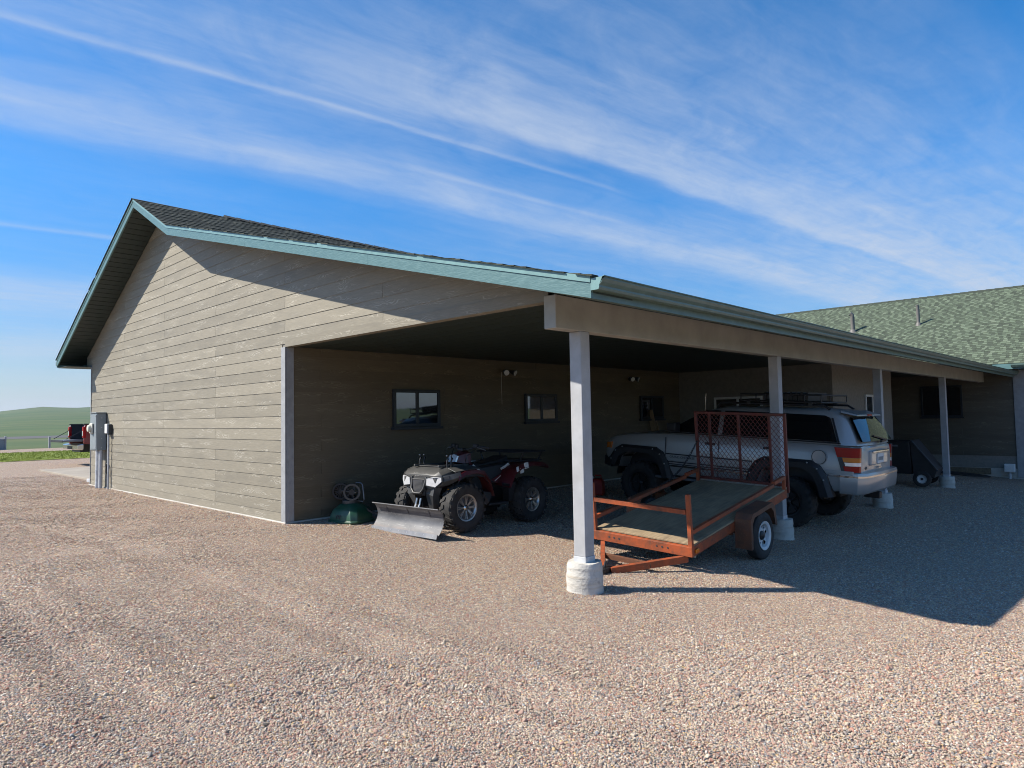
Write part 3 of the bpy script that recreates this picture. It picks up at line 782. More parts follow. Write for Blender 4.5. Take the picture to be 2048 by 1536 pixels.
# ------------------------------------------------------------------ things fixed to the walls
def build_electrical():
    t = thing('electrical_cabinet', 'tall grey metal electrical cabinet with conduits on the gable wall', 'electrical box', loc=(-8.78, -.018, 0))
    MB().box(-.25, .25, -.20, -.002, .87, 1.73).build('cabinet', 'panel_grey', t, bevel=.008)
    MB().box(-.23, .23, -.213, -.201, .90, 1.70).build('door', 'panel_grey', t, bevel=.005)
    MB().box(-.265, .265, -.22, -.001, 1.731, 1.75).build('hood', 'panel_grey', t, bevel=.004)
    MB().cyl((.10, -.13, -.05), (.10, -.13, .87), .050).build('conduit', 'conduit', t, smooth=40)
    MB().cyl((.20, -.10, -.05), (.20, -.10, .87), .040).build('conduit', 'conduit', t, smooth=40)
    for zz in (.02, .33):
        MB().cyl((.10, -.13, zz), (.10, -.13, zz+.10), .058).build('coupling', 'conduit', t, smooth=40)
    for x in (-.19, .19):
        for z in (.95, 1.3, 1.66): MB().cyl((x, -.214, z), (x, -.220, z), .010, n=10).build('screw', 'conduit', t)
    for z in (.93, 1.15, 1.4, 1.62): MB().cyl((.25, -.10, z), (.256, -.10, z), .010, n=10).build('screw', 'conduit', t)
    m1 = thing('meter_box', 'round cream meter on a square box at the front of the grey cabinet', 'meter', loc=(-8.83, -.233, 1.38))
    MB().box(-.11, .11, -.04, .0, -.12, .12).build('box', 'cream', m1, bevel=.02)
    MB().lathe([(.0, -.105), (.07, -.10), (.085, -.08), (.085, -.04)], (0, 0, 0), 1, 24).build('dial_cover', 'cream', m1, smooth=40)
    m2 = thing('junction_box', 'small white outlet box with conduit to the ground beside the cabinet', 'outlet box', loc=(-8.22, -.018, 1.38))
    MB().box(-.10, .07, -.10, -.001, -.12, .10).build('box', 'white_vinyl', m2, bevel=.012)
    MB().box(.071, .13, -.08, -.001, -.15, .09).build('cover', 'dark_frame', m2, bevel=.01)
    MB().cyl((.03, -.05, -1.42), (.03, -.05, -.12), .022, n=12).build('conduit', 'conduit', m2, smooth=40)
    pts = [(-.10+.05*math.cos(a), -.03-.002*a, -.93+.12*math.sin(a)) for a in np.linspace(0, 4*math.pi, 40)]
    MB().tube(pts, .008, 6).build('cable_coil', 'black_metal', m2, smooth=60)
    MB().tube([(-.05, -.03, -.85), (-.03, -.03, -1.2), (-.04, -.03, -1.36)], .008, 6).build('cable', 'black_metal', m2, smooth=60)
    for i, (y, z) in enumerate(((4.53, 2.336), (8.80, 2.33))):
        lab = ('small floodlight with hanging pull cord above the carport windows', 'small floodlight on the dark wall above the lumber and third window')[i]
        l = thing('wall_floodlight', lab, 'floodlight', loc=(.022, y, z), group=None)
        MB().cyl((0, 0, 0), (.03, 0, 0), .055).build('mount_plate', 'dark_frame', l, smooth=40)
        for s in (-1, 1):
            MB().cyl((.03, 0, 0), (.09, .10*s, .01), .015).build('arm', 'dark_frame', l, smooth=40)
            MB().cyl((.06, .09*s, .015), (.17, .125*s, -.02), .028, .058).build('lamp_shade', 'dark_frame', l, smooth=40)
            MB().cyl((.155, .118*s, -.014), (.175, .127*s, -.022), .054).build('bulb', 'white_vinyl', l, smooth=40)
        if i == 0:
            MB().tube([(.03, -.12, 0), (.03, -.125, -.3), (.03, -.12, -.62)], .0025, 6).build('pull_cord', 'white_vinyl', l)
build_electrical()

# ------------------------------------------------------------------ wheels shared by the vehicles
def tyre_mesh(r, w, rim, lugs=0, lug_h=.012, lug_kind='v', mat='rubber'):
    """axis along local y, centred"""
    b = MB(); h = w/2
    b.lathe([(rim, -h*.80), (rim+.02, -h*.92), (lerp(rim, r, .55), -h), (r-.03, -h*.93), (r-.006, -h*.74), (r, -h*.4), (r, h*.4), (r-.006, h*.74), (r-.03, h*.93),
             (lerp(rim, r, .55), h), (rim+.02, h*.92), (rim, h*.80), (rim-.012, 0)], (0, 0, 0), 1, 44)
    for i in range(lugs):
        a = 2*math.pi*i/lugs; c, s_ = math.cos(a), math.sin(a); da = .62*math.pi/lugs
        for sd in (-1, 1):
            aa = a+(math.pi/lugs if sd > 0 else 0)
            skew = .9*math.pi/lugs if lug_kind == 'v' else .25*math.pi/lugs
            pts = []
            for rr in (r-.008, r+lug_h):
                for (yy, t) in ((.06*h, aa-da+skew), (.06*h, aa+da*.4+skew), (.92*h, aa+da-skew*.2), (.92*h, aa-da*.5-skew*.2)):
                    r2 = rr-(.016 if yy > .5*h else 0)
                    pts.append((r2*math.cos(t), sd*yy, r2*math.sin(t)))
            b.add(pts, [(0, 1, 2, 3), (4, 7, 6, 5), (0, 4, 5, 1), (1, 5, 6, 2), (2, 6, 7, 3), (3, 7, 4, 0)])
            pts = []
            for rr in (lerp(rim, r, .72), r-.012):
                for t in (aa-da*.5-skew*.2, aa+da-skew*.2):
                    pts += [(rr*math.cos(t), sd*h*.90, rr*math.sin(t)), (rr*math.cos(t), sd*(h+.010), rr*math.sin(t))]
            b.add(pts, [(0, 1, 3, 2), (4, 6, 7, 5), (1, 5, 7, 3), (0, 4, 5, 1), (2, 3, 7, 6)])
    return b.mesh('tyre', mat, smooth=38)
def spoke_rim_mesh(rim, w, n, mat, out=1):
    b = MB(); h = w/2
    b.lathe([(rim, -h*.8), (rim-.012, -h*.8), (rim-.03, -h*.55), (rim-.035, h*.6), (rim-.014, h*.78), (rim+.004, h*.82), (rim+.004, h*.9), (rim-.02, h*.86), (rim-.04, h*.62), (rim-.04, -h*.5)], (0, 0, 0), 1, 40)
    for i in range(n):
        a = 2*math.pi*i/n
        for da in (-.10, .10):
            p = Vector((math.cos(a+da*.35)*.035, h*.52, math.sin(a+da*.35)*.035)); q = Vector((math.cos(a+da)*(rim-.03), h*.66, math.sin(a+da)*(rim-.03)))
            b.bar(p, q, .014, .03, (0, 1, 0))
    return b.mesh('rim', mat, smooth=40)
def wheel(parent, c, tyre, rim, hubmat, hub_r, w, flip=False, name='wheel', steer=0.0, hub_out=.60):
    wp = bpy.data.objects.new(name, tyre); COL.objects.link(wp); wp.parent = parent
    wp.matrix_local = Matrix.Translation(c) @ Matrix.Rotation(steer+(math.pi if flip else 0), 4, 'Z')
    rm = put('rim', rim, wp)
    MB().lathe([(.0, w/2*hub_out+.02), (hub_r*.6, w/2*hub_out+.018), (hub_r, w/2*hub_out), (hub_r, w/2*hub_out-.05), (0, w/2*hub_out-.05)], (0, 0, 0), 1, 20).build('hub_cap', hubmat, wp, smooth=40)
    return wp
def disc_backing(rim, h): return MB().lathe([(0, h), (rim-.03, h), (rim-.03, h-.01), (0, h-.01)], (0, 0, 0), 1, 32)

# ------------------------------------------------------------------ silver SUV
def build_suv():
    cx, cy = 3.45, 6.84
    zr_, zf_ = G(4.9, 6.8), G(2.1, 6.8)
    fwd = Vector((-2.8, 0, zf_-zr_)).normalized(); left = Vector((0, -1, 0)); upv = fwd.cross(left)
    S = 1.02
    mw = axes((cx, cy, (zr_+zf_)/2), fwd, left, upv) @ Matrix.Scale(S, 4)
    t = thing('suv', 'lifted silver four-door SUV with black fender flares and roof basket', 'SUV', mat=mw)
    WR, WZ = .395, .395
    FX, RX = 1.345, -1.345
    # lower body, lofted nose to tail
    st = [(-2.36, .80, 1.26, .70), (-2.33, .72, 1.30, .80), (-2.24, .66, 1.325, .875), (-2.0, .62, 1.335, .905), (-1.5, .60, 1.335, .915), (-.8, .59, 1.335, .92), (0, .59, 1.335, .92),
          (.62, .59, 1.335, .918), (.86, .59, 1.335, .912), (1.2, .60, 1.315, .905), (1.6, .62, 1.275, .89), (1.9, .64, 1.23, .865), (2.1, .68, 1.17, .81), (2.2, .72, 1.10, .74), (2.235, .78, 1.02, .66)]
    rings = []
    for x, zb, zt, w in st:
        half = [(0, zb), (w-.16, zb), (w-.05, zb+.02), (w-.012, zb+.12), (w, zb+(zt-zb)*.42), (w-.004, zb+(zt-zb)*.62), (w-.022, zt-.16), (w-.035, zt-.07), (w-.062, zt-.018), (w-.12, zt+.006), (w*.5, zt+.022), (0, zt+.030)]
        ring = [(x, y, z) for y, z in half]+[(x, -y, z) for y, z in half[-2:0:-1]]
        rings.append(ring)
    bo = MB().loft(rings).build('body', 'silver_paint', t, smooth=32)
    # wheel openings cut out of the body
    cut = MB()
    for x in (FX, RX):
        for s in (-1, 1):
            P = [(x-.52, .2), (x-.50, .62), (x-.40, .86), (x-.22, .955), (x+.22, .955), (x+.40, .86), (x+.50, .62), (x+.52, .2)]
            cut.prism(P, 1, s*.50, s*1.2)
    co = cut.build('cutter', 'black_plastic')
    co.parent = t
    md = bo.modifiers.new('arch', 'BOOLEAN'); md.object = co; md.operation = 'DIFFERENCE'; md.solver = 'EXACT'
    bpy.context.view_layer.update()
    ev = bo.evaluated_get(bpy.context.evaluated_depsgraph_get()); nm = bpy.data.meshes.new_from_object(ev)
    bo.modifiers.clear(); bo.data = nm; nm.name = 'body'
    while len(nm.materials) > 1: nm.materials.pop()
    bpy.data.objects.remove(co)
    nm.polygons.foreach_set('use_smooth', [True]*len(nm.polygons)); nm.set_sharp_from_angle(angle=R(32))
    MB().box(-2.0, 2.0, -.5, .5, .52, .9).box(-1.0, 1.0, -.7, .7, .52, .62).build('underbody', 'black_plastic', t)
    # greenhouse
    ZB, ZT = 1.335, 1.80
    def side_y(z): return lerp(.865, .655, (z-ZB)/(ZT-ZB))
    gs = [(ZB-.01, -2.335, .90, .868), (1.45, -2.28, .70, .82), (1.62, -2.185, .42, .742), (1.74, -2.10, .215, .69), (1.80, -2.03, .06, .648), (1.835, -1.93, -.08, .58), (1.852, -1.70, -.30, .45)]
    rings = []
    for z, xr, xf, y in gs:
        c = .07
        rings.append([(xr+c*2.2, y, z), (lerp(xr, xf, .3), y+.012, z), (lerp(xr, xf, .7), y+.008, z), (xf-c*3, y-.015, z), (xf-c*.6, y-.09, z), (xf, y*.55, z), (xf+.03, 0, z), (xf, -y*.55, z), (xf-c*.6, -y+.09, z), (xf-c*3, -y+.015, z), (lerp(xr, xf, .7), -y-.008, z), (lerp(xr, xf, .3), -y-.012, z), (xr+c*2.2, -y, z), (xr+c*.4, -y+.09, z), (xr-.02, -y*.5, z), (xr-.03, 0, z), (xr-.02, y*.5, z), (xr+c*.4, y-.09, z)])
    MB().loft(rings).build('cabin', 'silver_paint', t, smooth=34)
    def panel(name, poly, mat, off, th, sd, bev=.004):
        o = [(x, sd*(side_y(z)+off+.024), z) for x, z in poly]; i = [(x, sd*(side_y(z)+off-th), z) for x, z in poly]
        return MB().loft([o, i]).build(name, mat, t)
    for sd in (1, -1):
        panel('side_window', [(.70, 1.385), (.55, 1.50), (.30, 1.665), (.14, 1.745), (-.02, 1.765), (-.115, 1.765), (-.155, 1.37), (.64, 1.37)], 'glass', .006, .03, sd)
        panel('side_window', [(-.245, 1.37), (-.205, 1.765), (-.95, 1.765), (-1.16, 1.37)], 'glass', .006, .03, sd)
        panel('side_window', [(-1.175, 1.37), (-.965, 1.765), (-1.82, 1.752), (-1.90, 1.72), (-2.055, 1.37)], 'glass', .0055, .03, sd)
        panel('window_strip', [(-2.09, 1.37), (-1.945, 1.72), (-1.925, 1.72), (-2.068, 1.37)], 'black_plastic', .009, .03, sd)
        panel('belt_trim', [(.76, 1.345), (.74, 1.362), (-2.10, 1.362), (-2.11, 1.345)], 'black_plastic', .006, .02, sd)
    # windscreen and rear glass
    def curved(name, rows, bow):
        """rows: (x, half width, z) bottom to top; bow pushes the middle out along x"""
        out, inn = [], []
        for x, hw, z in rows:
            out.append([(x+bow*(1-(k/5)**2), hw*k/5, z) for k in range(-5, 6)]); inn.append([(x+bow*(1-(k/5)**2)-math.copysign(.03, bow), hw*k/5, z) for k in range(-5, 6)])
        b = MB().loft(out, cap=False, closed=False).loft(inn, cap=False, closed=False)
        for e in (0, -1): b.loft([out[e], inn[e]], cap=False, closed=False)
        return b.build(name, 'glass', t, smooth=50)
    curved('windscreen', [(.872, .72, 1.37), (.66, .68, 1.49), (.44, .63, 1.62), (.215, .57, 1.755)], .035)
    curved('rear_glass', [(-2.365, .72, 1.385), (-2.30, .68, 1.50), (-2.232, .63, 1.62), (-2.165, .58, 1.735)], -.03)
    MB().bar((-2.41, -.28, 1.39), (-2.36, .22, 1.46), .02, .018).bar((-2.41, 0, 1.37), (-2.40, -.28, 1.39), .03, .03).build('rear_wiper', 'black_plastic', t)
    MB().loft([[(-2.02, -.62, 1.80), (-2.02, .62, 1.80), (-2.02, .60, 1.83), (-2.02, -.60, 1.83)], [(-2.24, -.58, 1.755), (-2.24, .58, 1.755), (-2.235, .57, 1.775), (-2.235, -.57, 1.775)]]).build('spoiler', 'silver_paint', t, smooth=30)
    MB().box(-2.25, -2.235, -.09, .09, 1.757, 1.778).build('brake_lamp', 'lamp_red', t)
    # tail lamps
    for sd in (1, -1):
        def tl(z0, z1, mat, nm, pr=.012, xa=0):
            Y = .895
            pts_o = lambda z: [(-2.03-.30*(1.30-z)-xa, Y+.008), (-2.26, Y-.012), (-2.345, Y-.09), (-2.352, Y-.145)]
            pts = lambda z, k: [(x-k*.010*(1 if x < -2.2 else 0), sd*(y+k*pr), z) for x, y in pts_o(z)]
            return MB().loft([pts(z0, 1)+pts(z0, -1.5)[::-1], pts(z1, 1)+pts(z1, -1.5)[::-1]]).build(nm, mat, t, smooth=40)
        tl(.93, 1.30, 'decal_dark', 'lamp_housing', .006); tl(1.155, 1.292, 'lamp_red', 'tail_lamp'); tl(1.085, 1.150, 'lamp_amber', 'tail_lamp', xa=.07); tl(1.03, 1.080, 'lens', 'reversing_lamp', xa=.08); tl(.94, 1.025, 'lamp_red', 'tail_lamp', xa=.05)
        # front corner marker and mirror
        MB().loft([[(2.02, sd*.862, .98), (2.02, sd*.862, 1.10), (2.16, sd*.775, 1.08), (2.16, sd*.775, .98)], [(2.0, sd*.80, .98), (2.0, sd*.80, 1.10), (2.12, sd*.72, 1.08), (2.12, sd*.72, .98)]]).build('marker_lamp', 'lamp_amber', t)
        mr = MB().loft([[(.70, sd*.90, 1.37), (.70, sd*1.07, 1.39), (.70, sd*1.07, 1.52), (.70, sd*.92, 1.52)], [(.52, sd*.89, 1.36), (.52, sd*1.08, 1.38), (.52, sd*1.08, 1.54), (.52, sd*.90, 1.54)]]).build('mirror', 'black_plastic', t, bevel=.02, smooth=40)
        # side mouldings, door seams, handles
        for z0, z1, mt_, pr in ((.905, .955, 'silver_paint', .016), (.965, .985, 'black_plastic', .012), (.835, .85, 'black_plastic', .012), (.86, .895, 'silver_paint', .014), (.795, .81, 'black_plastic', .012), (.755, .785, 'chrome', .010)):
            MB().box(RX+.56, FX-.56, sd*.90, sd*(.918+pr), z0, z1).build('side_moulding', mt_, t, bevel=.004)
        MB().box(-2.30, RX-.58, sd*.88, sd*.925, .90, .955).build('side_moulding', 'silver_paint', t, bevel=.006)
        MB().box(-2.26, RX-.58, sd*.88, sd*.922, .862, .886).build('side_moulding', 'chrome', t, bevel=.004)
        for x, top in ((.80, 1.335), (-.20, 1.335)):
            MB().box(x-.004, x+.004, sd*.90, sd*.9225, .62, 1.26).build('door_seam', 'decal_dark', t)
        for x in (-.02, -1.02):
            MB().box(x-.11, x+.06, sd*.89, sd*.928, 1.185, 1.225).build('door_handle', 'black_plastic', t, bevel=.008)
        MB().box(-1.0, 1.0, sd*.83, sd*.93, .535, .575).build('rock_rail', 'dark_steel', t, bevel=.01)
    MB().lathe([(.0, 0), (.098, 0), (.102, -.004), (.11, -.004), (.11, -.02), (0, -.02)], (-1.82, .926, 1.13), 1, 32).build('fuel_door', 'silver_paint', t, smooth=30)
    MB().lathe([(.100, .003), (.108, .003), (.108, -.01), (.100, -.01)], (-1.82, .926, 1.13), 1, 32).build('fuel_door_gap', 'decal_dark', t)
    # flares, liners, bolts
    for x in (FX, RX):
        for sd in (1, -1):
            out = [(x-.70, .56), (x-.60, .86), (x-.50, 1.0), (x-.36, 1.075), (x+.36, 1.075), (x+.50, 1.0), (x+.60, .86), (x+.68, .56)]
            inn = [(x-.52, .54), (x-.49, .66), (x-.40, .86), (x-.24, .95), (x+.24, .95), (x+.40, .86), (x+.49, .66), (x+.52, .54)]
            if x == FX: out[-1] = (x+.60, .70); inn[-1] = (x+.52, .68)
            b = MB()
            yo, yi, yb = sd*.95, sd*.99, sd*.84
            b.loft([[(a, yb, c) for a, c in out], [(a, yo, c) for a, c in out], [(lerp(p[0], q[0], .35), yi, lerp(p[1], q[1], .35)) for p, q in zip(out, inn)], [(a, yi-.004*sd, c) for a, c in inn], [(a, yb, c) for a, c in inn]], cap=False, closed=False)
            fl = b.build('fender_flare', 'black_plastic', t, smooth=25)
            for k in range(1, 7):
                p, q = out[k], inn[k]
                MB().lathe([(0, .016), (.012, .012), (.014, 0)], (lerp(p[0], q[0], .30), sd*.985 if sd > 0 else sd*.985-.016, lerp(p[1], q[1], .30)), 1, 8).build('bolt', 'alloy', fl)
            MB().box(x-.515, x+.515, sd*.503, sd*.515, .45, .948).build('arch_panel', 'black_plastic', t)
            MB().lathe([(.53, 0), (.53, .34)], (x, .50 if sd > 0 else -.84, .50), 1, 24, 0, math.pi).build('wheel_liner', 'black_plastic', t, smooth=40)
    # rear bumper, plate, liftgate
    bp = [(-2.12, .925), (-2.36, .90), (-2.45, .74), (-2.475, 0.0), (-2.45, -.74), (-2.36, -.90), (-2.12, -.925)]
    inn = [(-2.1, .84), (-2.28, .82), (-2.34, .7), (-2.35, 0), (-2.34, -.7), (-2.28, -.82), (-2.1, -.84)]
    rr = []
    for z, k in ((.62, .55), (.66, .9), (.80, 1.0), (.90, 1.0), (.93, .9)):
        o = [(lerp(i[0], p[0], k), lerp(i[1], p[1], k), z) for p, i in zip(bp, inn)]
        rr.append(o+[(x, y, z) for x, y in inn[::-1]])
    bu = MB().loft(rr).build('rear_bumper', 'silver_paint', t, smooth=40)
    MB().loft([[(x-.004, y*1.004, .865) for x, y in bp]+[(x+.02, y*.98, .865) for x, y in bp[::-1]], [(x-.004, y*1.004, .89) for x, y in bp]+[(x+.02, y*.98, .89) for x, y in bp[::-1]]]).build('bumper_strip', 'chrome', bu)
    MB().box(-2.42, -2.2, -.06, .06, .50, .60).build('tow_hitch', 'black_metal', t, bevel=.008)
    lg = MB().box(-2.40, -2.34, -.40, .40, 1.02, 1.24).build('plate_recess', 'silver_paint', t, bevel=.02)
    MB().box(-2.425, -2.40, -.38, .38, 1.205, 1.245).build('gate_handle', 'chrome', t, bevel=.01)
    pl = MB().box(-2.412, -2.401, -.155, .155, 1.045, 1.19).build('licence_plate', 'white_paint', t, bevel=.004)
    for i in range(5): MB().box(-2.415, -2.4125, -.115+i*.05, -.08+i*.05, 1.085, 1.14).build('plate_mark', 'panel_grey', pl)
    MB().box(-2.40, -2.36, -.09, .05, .965, .985).build('badge', 'chrome', t, bevel=.004)
    text('lettering', 'GRAND CHEROKEE', .055, axes((.46, .937, .930), (-1, 0, 0), (0, 0, 1), (0, 1, 0)), 'decal_dark', t)
    text('lettering', '4x4', .07, axes((-2.365, .55, .99), (0, -1, 0), (0, 0, 1), (-1, 0, 0)), 'decal_dark', t)
    # nose
    MB().box(2.16, 2.25, -.36, .36, .86, 1.04).build('grille', 'black_plastic', t, bevel=.01)
    MB().loft([[(2.0, -.86, .62), (2.0, .86, .62), (2.0, .86, .84), (2.0, -.86, .84)], [(2.30, -.66, .64), (2.30, .66, .64), (2.30, .66, .82), (2.30, -.66, .82)]]).build('front_bumper', 'black_plastic', t, bevel=.02)
    MB().tube([(.98, -.80, 1.32), (.95, -.80, 2.05)], .005, 6).build('antenna', 'chrome', t)
    # roof rails and basket with dark crates
    for y in (-.55, .55):
        MB().tube([(.0, y, 1.83), (-.06, y, 1.90), (-1.75, y, 1.90), (-1.85, y, 1.84)], .018, 8).build('roof_rail', 'black_plastic', t, smooth=50)
    rk = MB()
    for z in (1.945, 2.06): rk.tube([(-.42, -.58, z), (-.42, .58, z), (-1.72, .58, z), (-1.72, -.58, z)], .014, 8, closed=True)
    for k in range(8): rk.tube([(-.42-.185*k, -.58, 1.945), (-.42-.185*k, .58, 1.945)], .010, 6)
    for k in range(6):
        for y in (-.58, .58): rk.tube([(-.42-.26*k, y, 1.945), (-.42-.26*k, y, 2.06)], .009, 6)
    for x in (-.55, -1.55):
        for y in (-.55, .55): rk.box(x-.03, x+.03, y-.02, y+.02, 1.885, 1.945)
    rk.build('roof_basket', 'black_metal', t, smooth=50)
    c = MB().box(-1.45, -.72, -.40, .40, 1.958, 2.08).build('cargo_box', 'black_plastic', t, bevel=.02)
    for k in range(9): MB().box(-1.46+.085*k, -1.43+.085*k, -.415, .415, 1.965, 2.10).build('box_rib', 'black_plastic', c)
    # wheels
    ty = tyre_mesh(WR, .265, .222, 22, .010, 'b'); rm = spoke_rim_mesh(.218, .24, 5, 'black_metal')
    for x in (FX, RX):
        for s in (1, -1):
            w_ = wheel(t, (x, s*.79, WZ), ty, rm, 'black_metal', .05, .24, flip=(s < 0))
            b = MB(); b.lathe([(.04, .03), (.205, .045), (.205, .035), (.04, .02)], (0, 0, 0), 1, 32)
            b.build('rim_face', 'black_metal', w_, smooth=40)
    MB().cyl((RX, -.7, WZ), (RX, .7, WZ), .05).build('axle', 'black_metal', t, smooth=40); MB().cyl((FX, -.7, WZ), (FX, .7, WZ), .05).build('axle', 'black_metal', t, smooth=40)
build_suv()

# ------------------------------------------------------------------ utility trailer
def build_trailer():
    x0, y0, th, w, L, zf, zr, T, Lw, roll = 4.822, 1.793, .006, 1.307, 2.654, -.044, .342, .718, 1.398, -.046
    f_ = Vector((math.sin(th), -math.cos(th), -(zr-zf)/L)).normalized()
    l_ = Vector((math.cos(th), math.sin(th), roll)).normalized(); u_ = f_.cross(l_).normalized(); l_ = u_.cross(f_)
    mw = axes((x0, y0, zf), f_, l_, u_)
    t = thing('utility_trailer', 'rusty orange utility trailer with plywood deck and raised mesh ramp gate', 'trailer', mat=mw)
    inv = mw.inverted()
    h = w/2; H = .11
    MB().box(-.05, 0, -h, h, 0, H).build('front_channel', 'rust_paint', t, bevel=.004)
    for i, (yy, z) in enumerate(((-.42, .05), (-.35, .05), (-.28, .05), (.22, .05), (.29, .05), (.36, .05))):
        MB().cyl((.0005, yy, z+.012), (.004, yy, z+.012), .011, n=10).build('bolt_hole', 'decal_dark', t)
    for s in (1, -1):
        MB().box(-L, -.051, s*h, s*(h-.05), 0.001, H-.001).build('side_channel', 'rust_paint', t, bevel=.004)
        MB().box(-.045, -.002, s*(h-.044), s*(h+.003), .002, .69 if s < 0 else .685).build('front_post', 'rust_paint', t, bevel=.003)
        MB().bar((-.046, s*(h-.02), .265), (-L+.42, s*(h-.02), .265), .045, .045).build('side_rail', 'rust_paint', t, bevel=.003)
        MB().bar((-L+.40, s*(h-.02), .288), (-L+.03, s*(h-.02), .288), .046, .046).bar((-L+.05, s*(h-.02), .27), (-L+.05, s*(h-.02), .112), .04, .04).build('rail_end', 'rust_paint', t, bevel=.003)
        # fender: box with mitred shoulders
        yi, yo = s*(h+.003), s*(h+.205)
        xc = -Lw
        top = [(xc+.38, -.20), (xc+.36, .155), (xc+.30, .215), (xc-.26, .215), (xc-.34, .14), (xc-.38, -.10)]
        b = MB(); pl = []
        b.loft([[(x, yi, z) for x, z in top], [(x, yo, z) for x, z in top]], cap=False, closed=False)
        inn = [(xc+.372, -.20), (xc+.352, .150), (xc+.297, .207), (xc-.257, .207), (xc-.333, .135), (xc-.372, -.10)]
        b.loft([[(x, yi, z) for x, z in inn], [(x, yo, z) for x, z in inn]], cap=False, closed=False)
        lip = [(xc+.33, -.20), (xc+.315, .10), (xc+.26, .16), (xc-.22, .16), (xc-.29, .09), (xc-.33, -.10)]
        b.loft([[(x, yo, z) for x, z in top], [(x, yo, z) for x, z in lip]], cap=False, closed=False)
        b.build('fender', 'rust', t)
        MB().box(-.13, -.06, s*(h+.001), s*(h+.022), .03, .075).build('marker_lamp', 'lamp_amber', t, bevel=.006)
    for x in (-.7, -1.4, -2.0): MB().box(x-.02, x+.02, -h+.05, h-.05, .01, .08).build('cross_member', 'rust', t)
    MB().box(-L, -L+.05, -h+.051, h-.051, .001, H-.002).build('rear_channel', 'rust', t)
    nb = 2
    for k in range(nb):
        xa, xb = -L+.002+k*(L-.054)/nb, -L+.002+(k+1)*(L-.054)/nb-.004
        MB().box(xa, xb, -h+.004, h-.004, H, H+.018+.003*(k % 2)).build('deck_sheet', 'deck', t, bevel=.003)
    MB().bar((-.024, -h+.05, .49), (-.024, h-.05, .49), .045, .05).build('front_rail', 'rust_paint', t, bevel=.003)
    MB().bar((-L+.012, -h, H+.03), (-L+.012, h, H+.03), .02, .02).build('hinge_rod', 'alloy', t)
    # tongue
    for s in (1, -1):
        MB().bar((-.06, s*.56, -.042), (T-.06, s*.05, -.042), .05, .075).build('tongue_bar', 'rust_paint', t, bevel=.003)
    MB().bar((.30, -.33, -.045), (.30, .33, -.045), .04, .05).build('tongue_brace', 'rust', t)
    cp = MB().box(T-.10, T+.10, -.05, .05, -.07, 0.0).cyl((T+.06, 0, -.075), (T+.06, 0, .01), .06).build('coupler', 'black_metal', t, bevel=.006)
    MB().cyl((T-.02, 0, 0), (T-.05, 0, .06), .012).build('latch', 'black_metal', cp)
    MB().bar((-.30, h-.12, -.03), (-.26, h-.12, -.10), .03, .012).build('bracket', 'cream', t)
    # gate: frame, uprights, expanded metal
    xg = -L-.03; z0, z1 = H+.05, H+1.02; tw = .038
    gt = MB().bar((xg, -h, z0), (xg, h, z0), tw, tw).bar((xg, -h, z1), (xg, h, z1), tw, tw).bar((xg, -h, z0-.1), (xg, -h, z1+tw/2), tw, tw).bar((xg, h, z0-.1), (xg, h, z1+tw/2), tw, tw).build('ramp_gate', 'gate_paint', t, bevel=.003)
    for y in (-.44, .0, .44): MB().bar((xg, y, z0), (xg, y, z1), .03, .03).build('gate_bar', 'gate_paint', gt)
    b = MB(); nx, nz = 40, 24; dx = (w-.03)/nx; dz = (z1-z0)/nz; xm = xg+.022
    for i in range(nz+1):
        for j in range(nx):
            z = z0+i*dz; ya = -h+.015+j*dx; yb = ya+dx
            sgn = 1 if (i+j) % 2 else -1
            za, zb = (z-dz*.46, z+dz*.46) if sgn > 0 else (z+dz*.46, z-dz*.46)
            za, zb = min(max(za, z0), z1), min(max(zb, z0), z1)
            b.bar((xm, ya, za), (xm, yb, zb), .0045, .008, (1, 0, 0))
    b.build('gate_mesh', 'gate_paint', gt)
    # chain from gate to rail
    pa, pb = Vector((xg+.03, -h+.02, z1-.42)), Vector((-L+1.05, -h+.02, .30))
    n = 30
    ring = MB().tube([(.016*math.cos(a)*1.25, .010*math.sin(a), 0) for a in np.linspace(0, 2*math.pi, 11)[:-1]], .0035, 6, closed=True).mesh('chain_link', 'black_metal')
    for i in range(n):
        q = i/(n-1); p = pa.lerp(pb, q)-Vector((0, 0, .10*math.sin(math.pi*q))); q2 = min(1, q+.02); p2 = pa.lerp(pb, q2)-Vector((0, 0, .10*math.sin(math.pi*q2)))
        d = (p2-p).normalized() if q < .97 else (pb-pa).normalized()
        yv = Vector((0, 1, 0)); zv = d.cross(yv).normalized(); yv = zv.cross(d)
        if i % 2: yv, zv = zv, -yv
        o = put('chain_link', ring, t); o.matrix_local = axes(p, d*1.5, yv*1.3, zv)
    # wheels stand level on the gravel
    ty = tyre_mesh(.285, .15, .165, 0); 
    b = MB(); rmw = .13; h2 = .065
    b.lathe([(.168, -h2), (.150, -h2), (.14, h2*.2), (.145, h2*.9), (.172, h2*1.05), (.172, h2*1.15), (.140, h2*.95), (.128, h2*.2), (.105, h2*.1), (.085, h2*.4), (.05, h2*.4), (.0, h2*.35)], (0, 0, 0), 1, 40)
    for i in range(5):
        a = 2*math.pi*i/5; b.bar((.08*math.cos(a), h2*.45, .08*math.sin(a)), (.13*math.cos(a), h2*.5, .13*math.sin(a)), .035, .012, (0, 1, 0))
    rm = b.mesh('rim', 'white_paint', smooth=35)
    wl = []
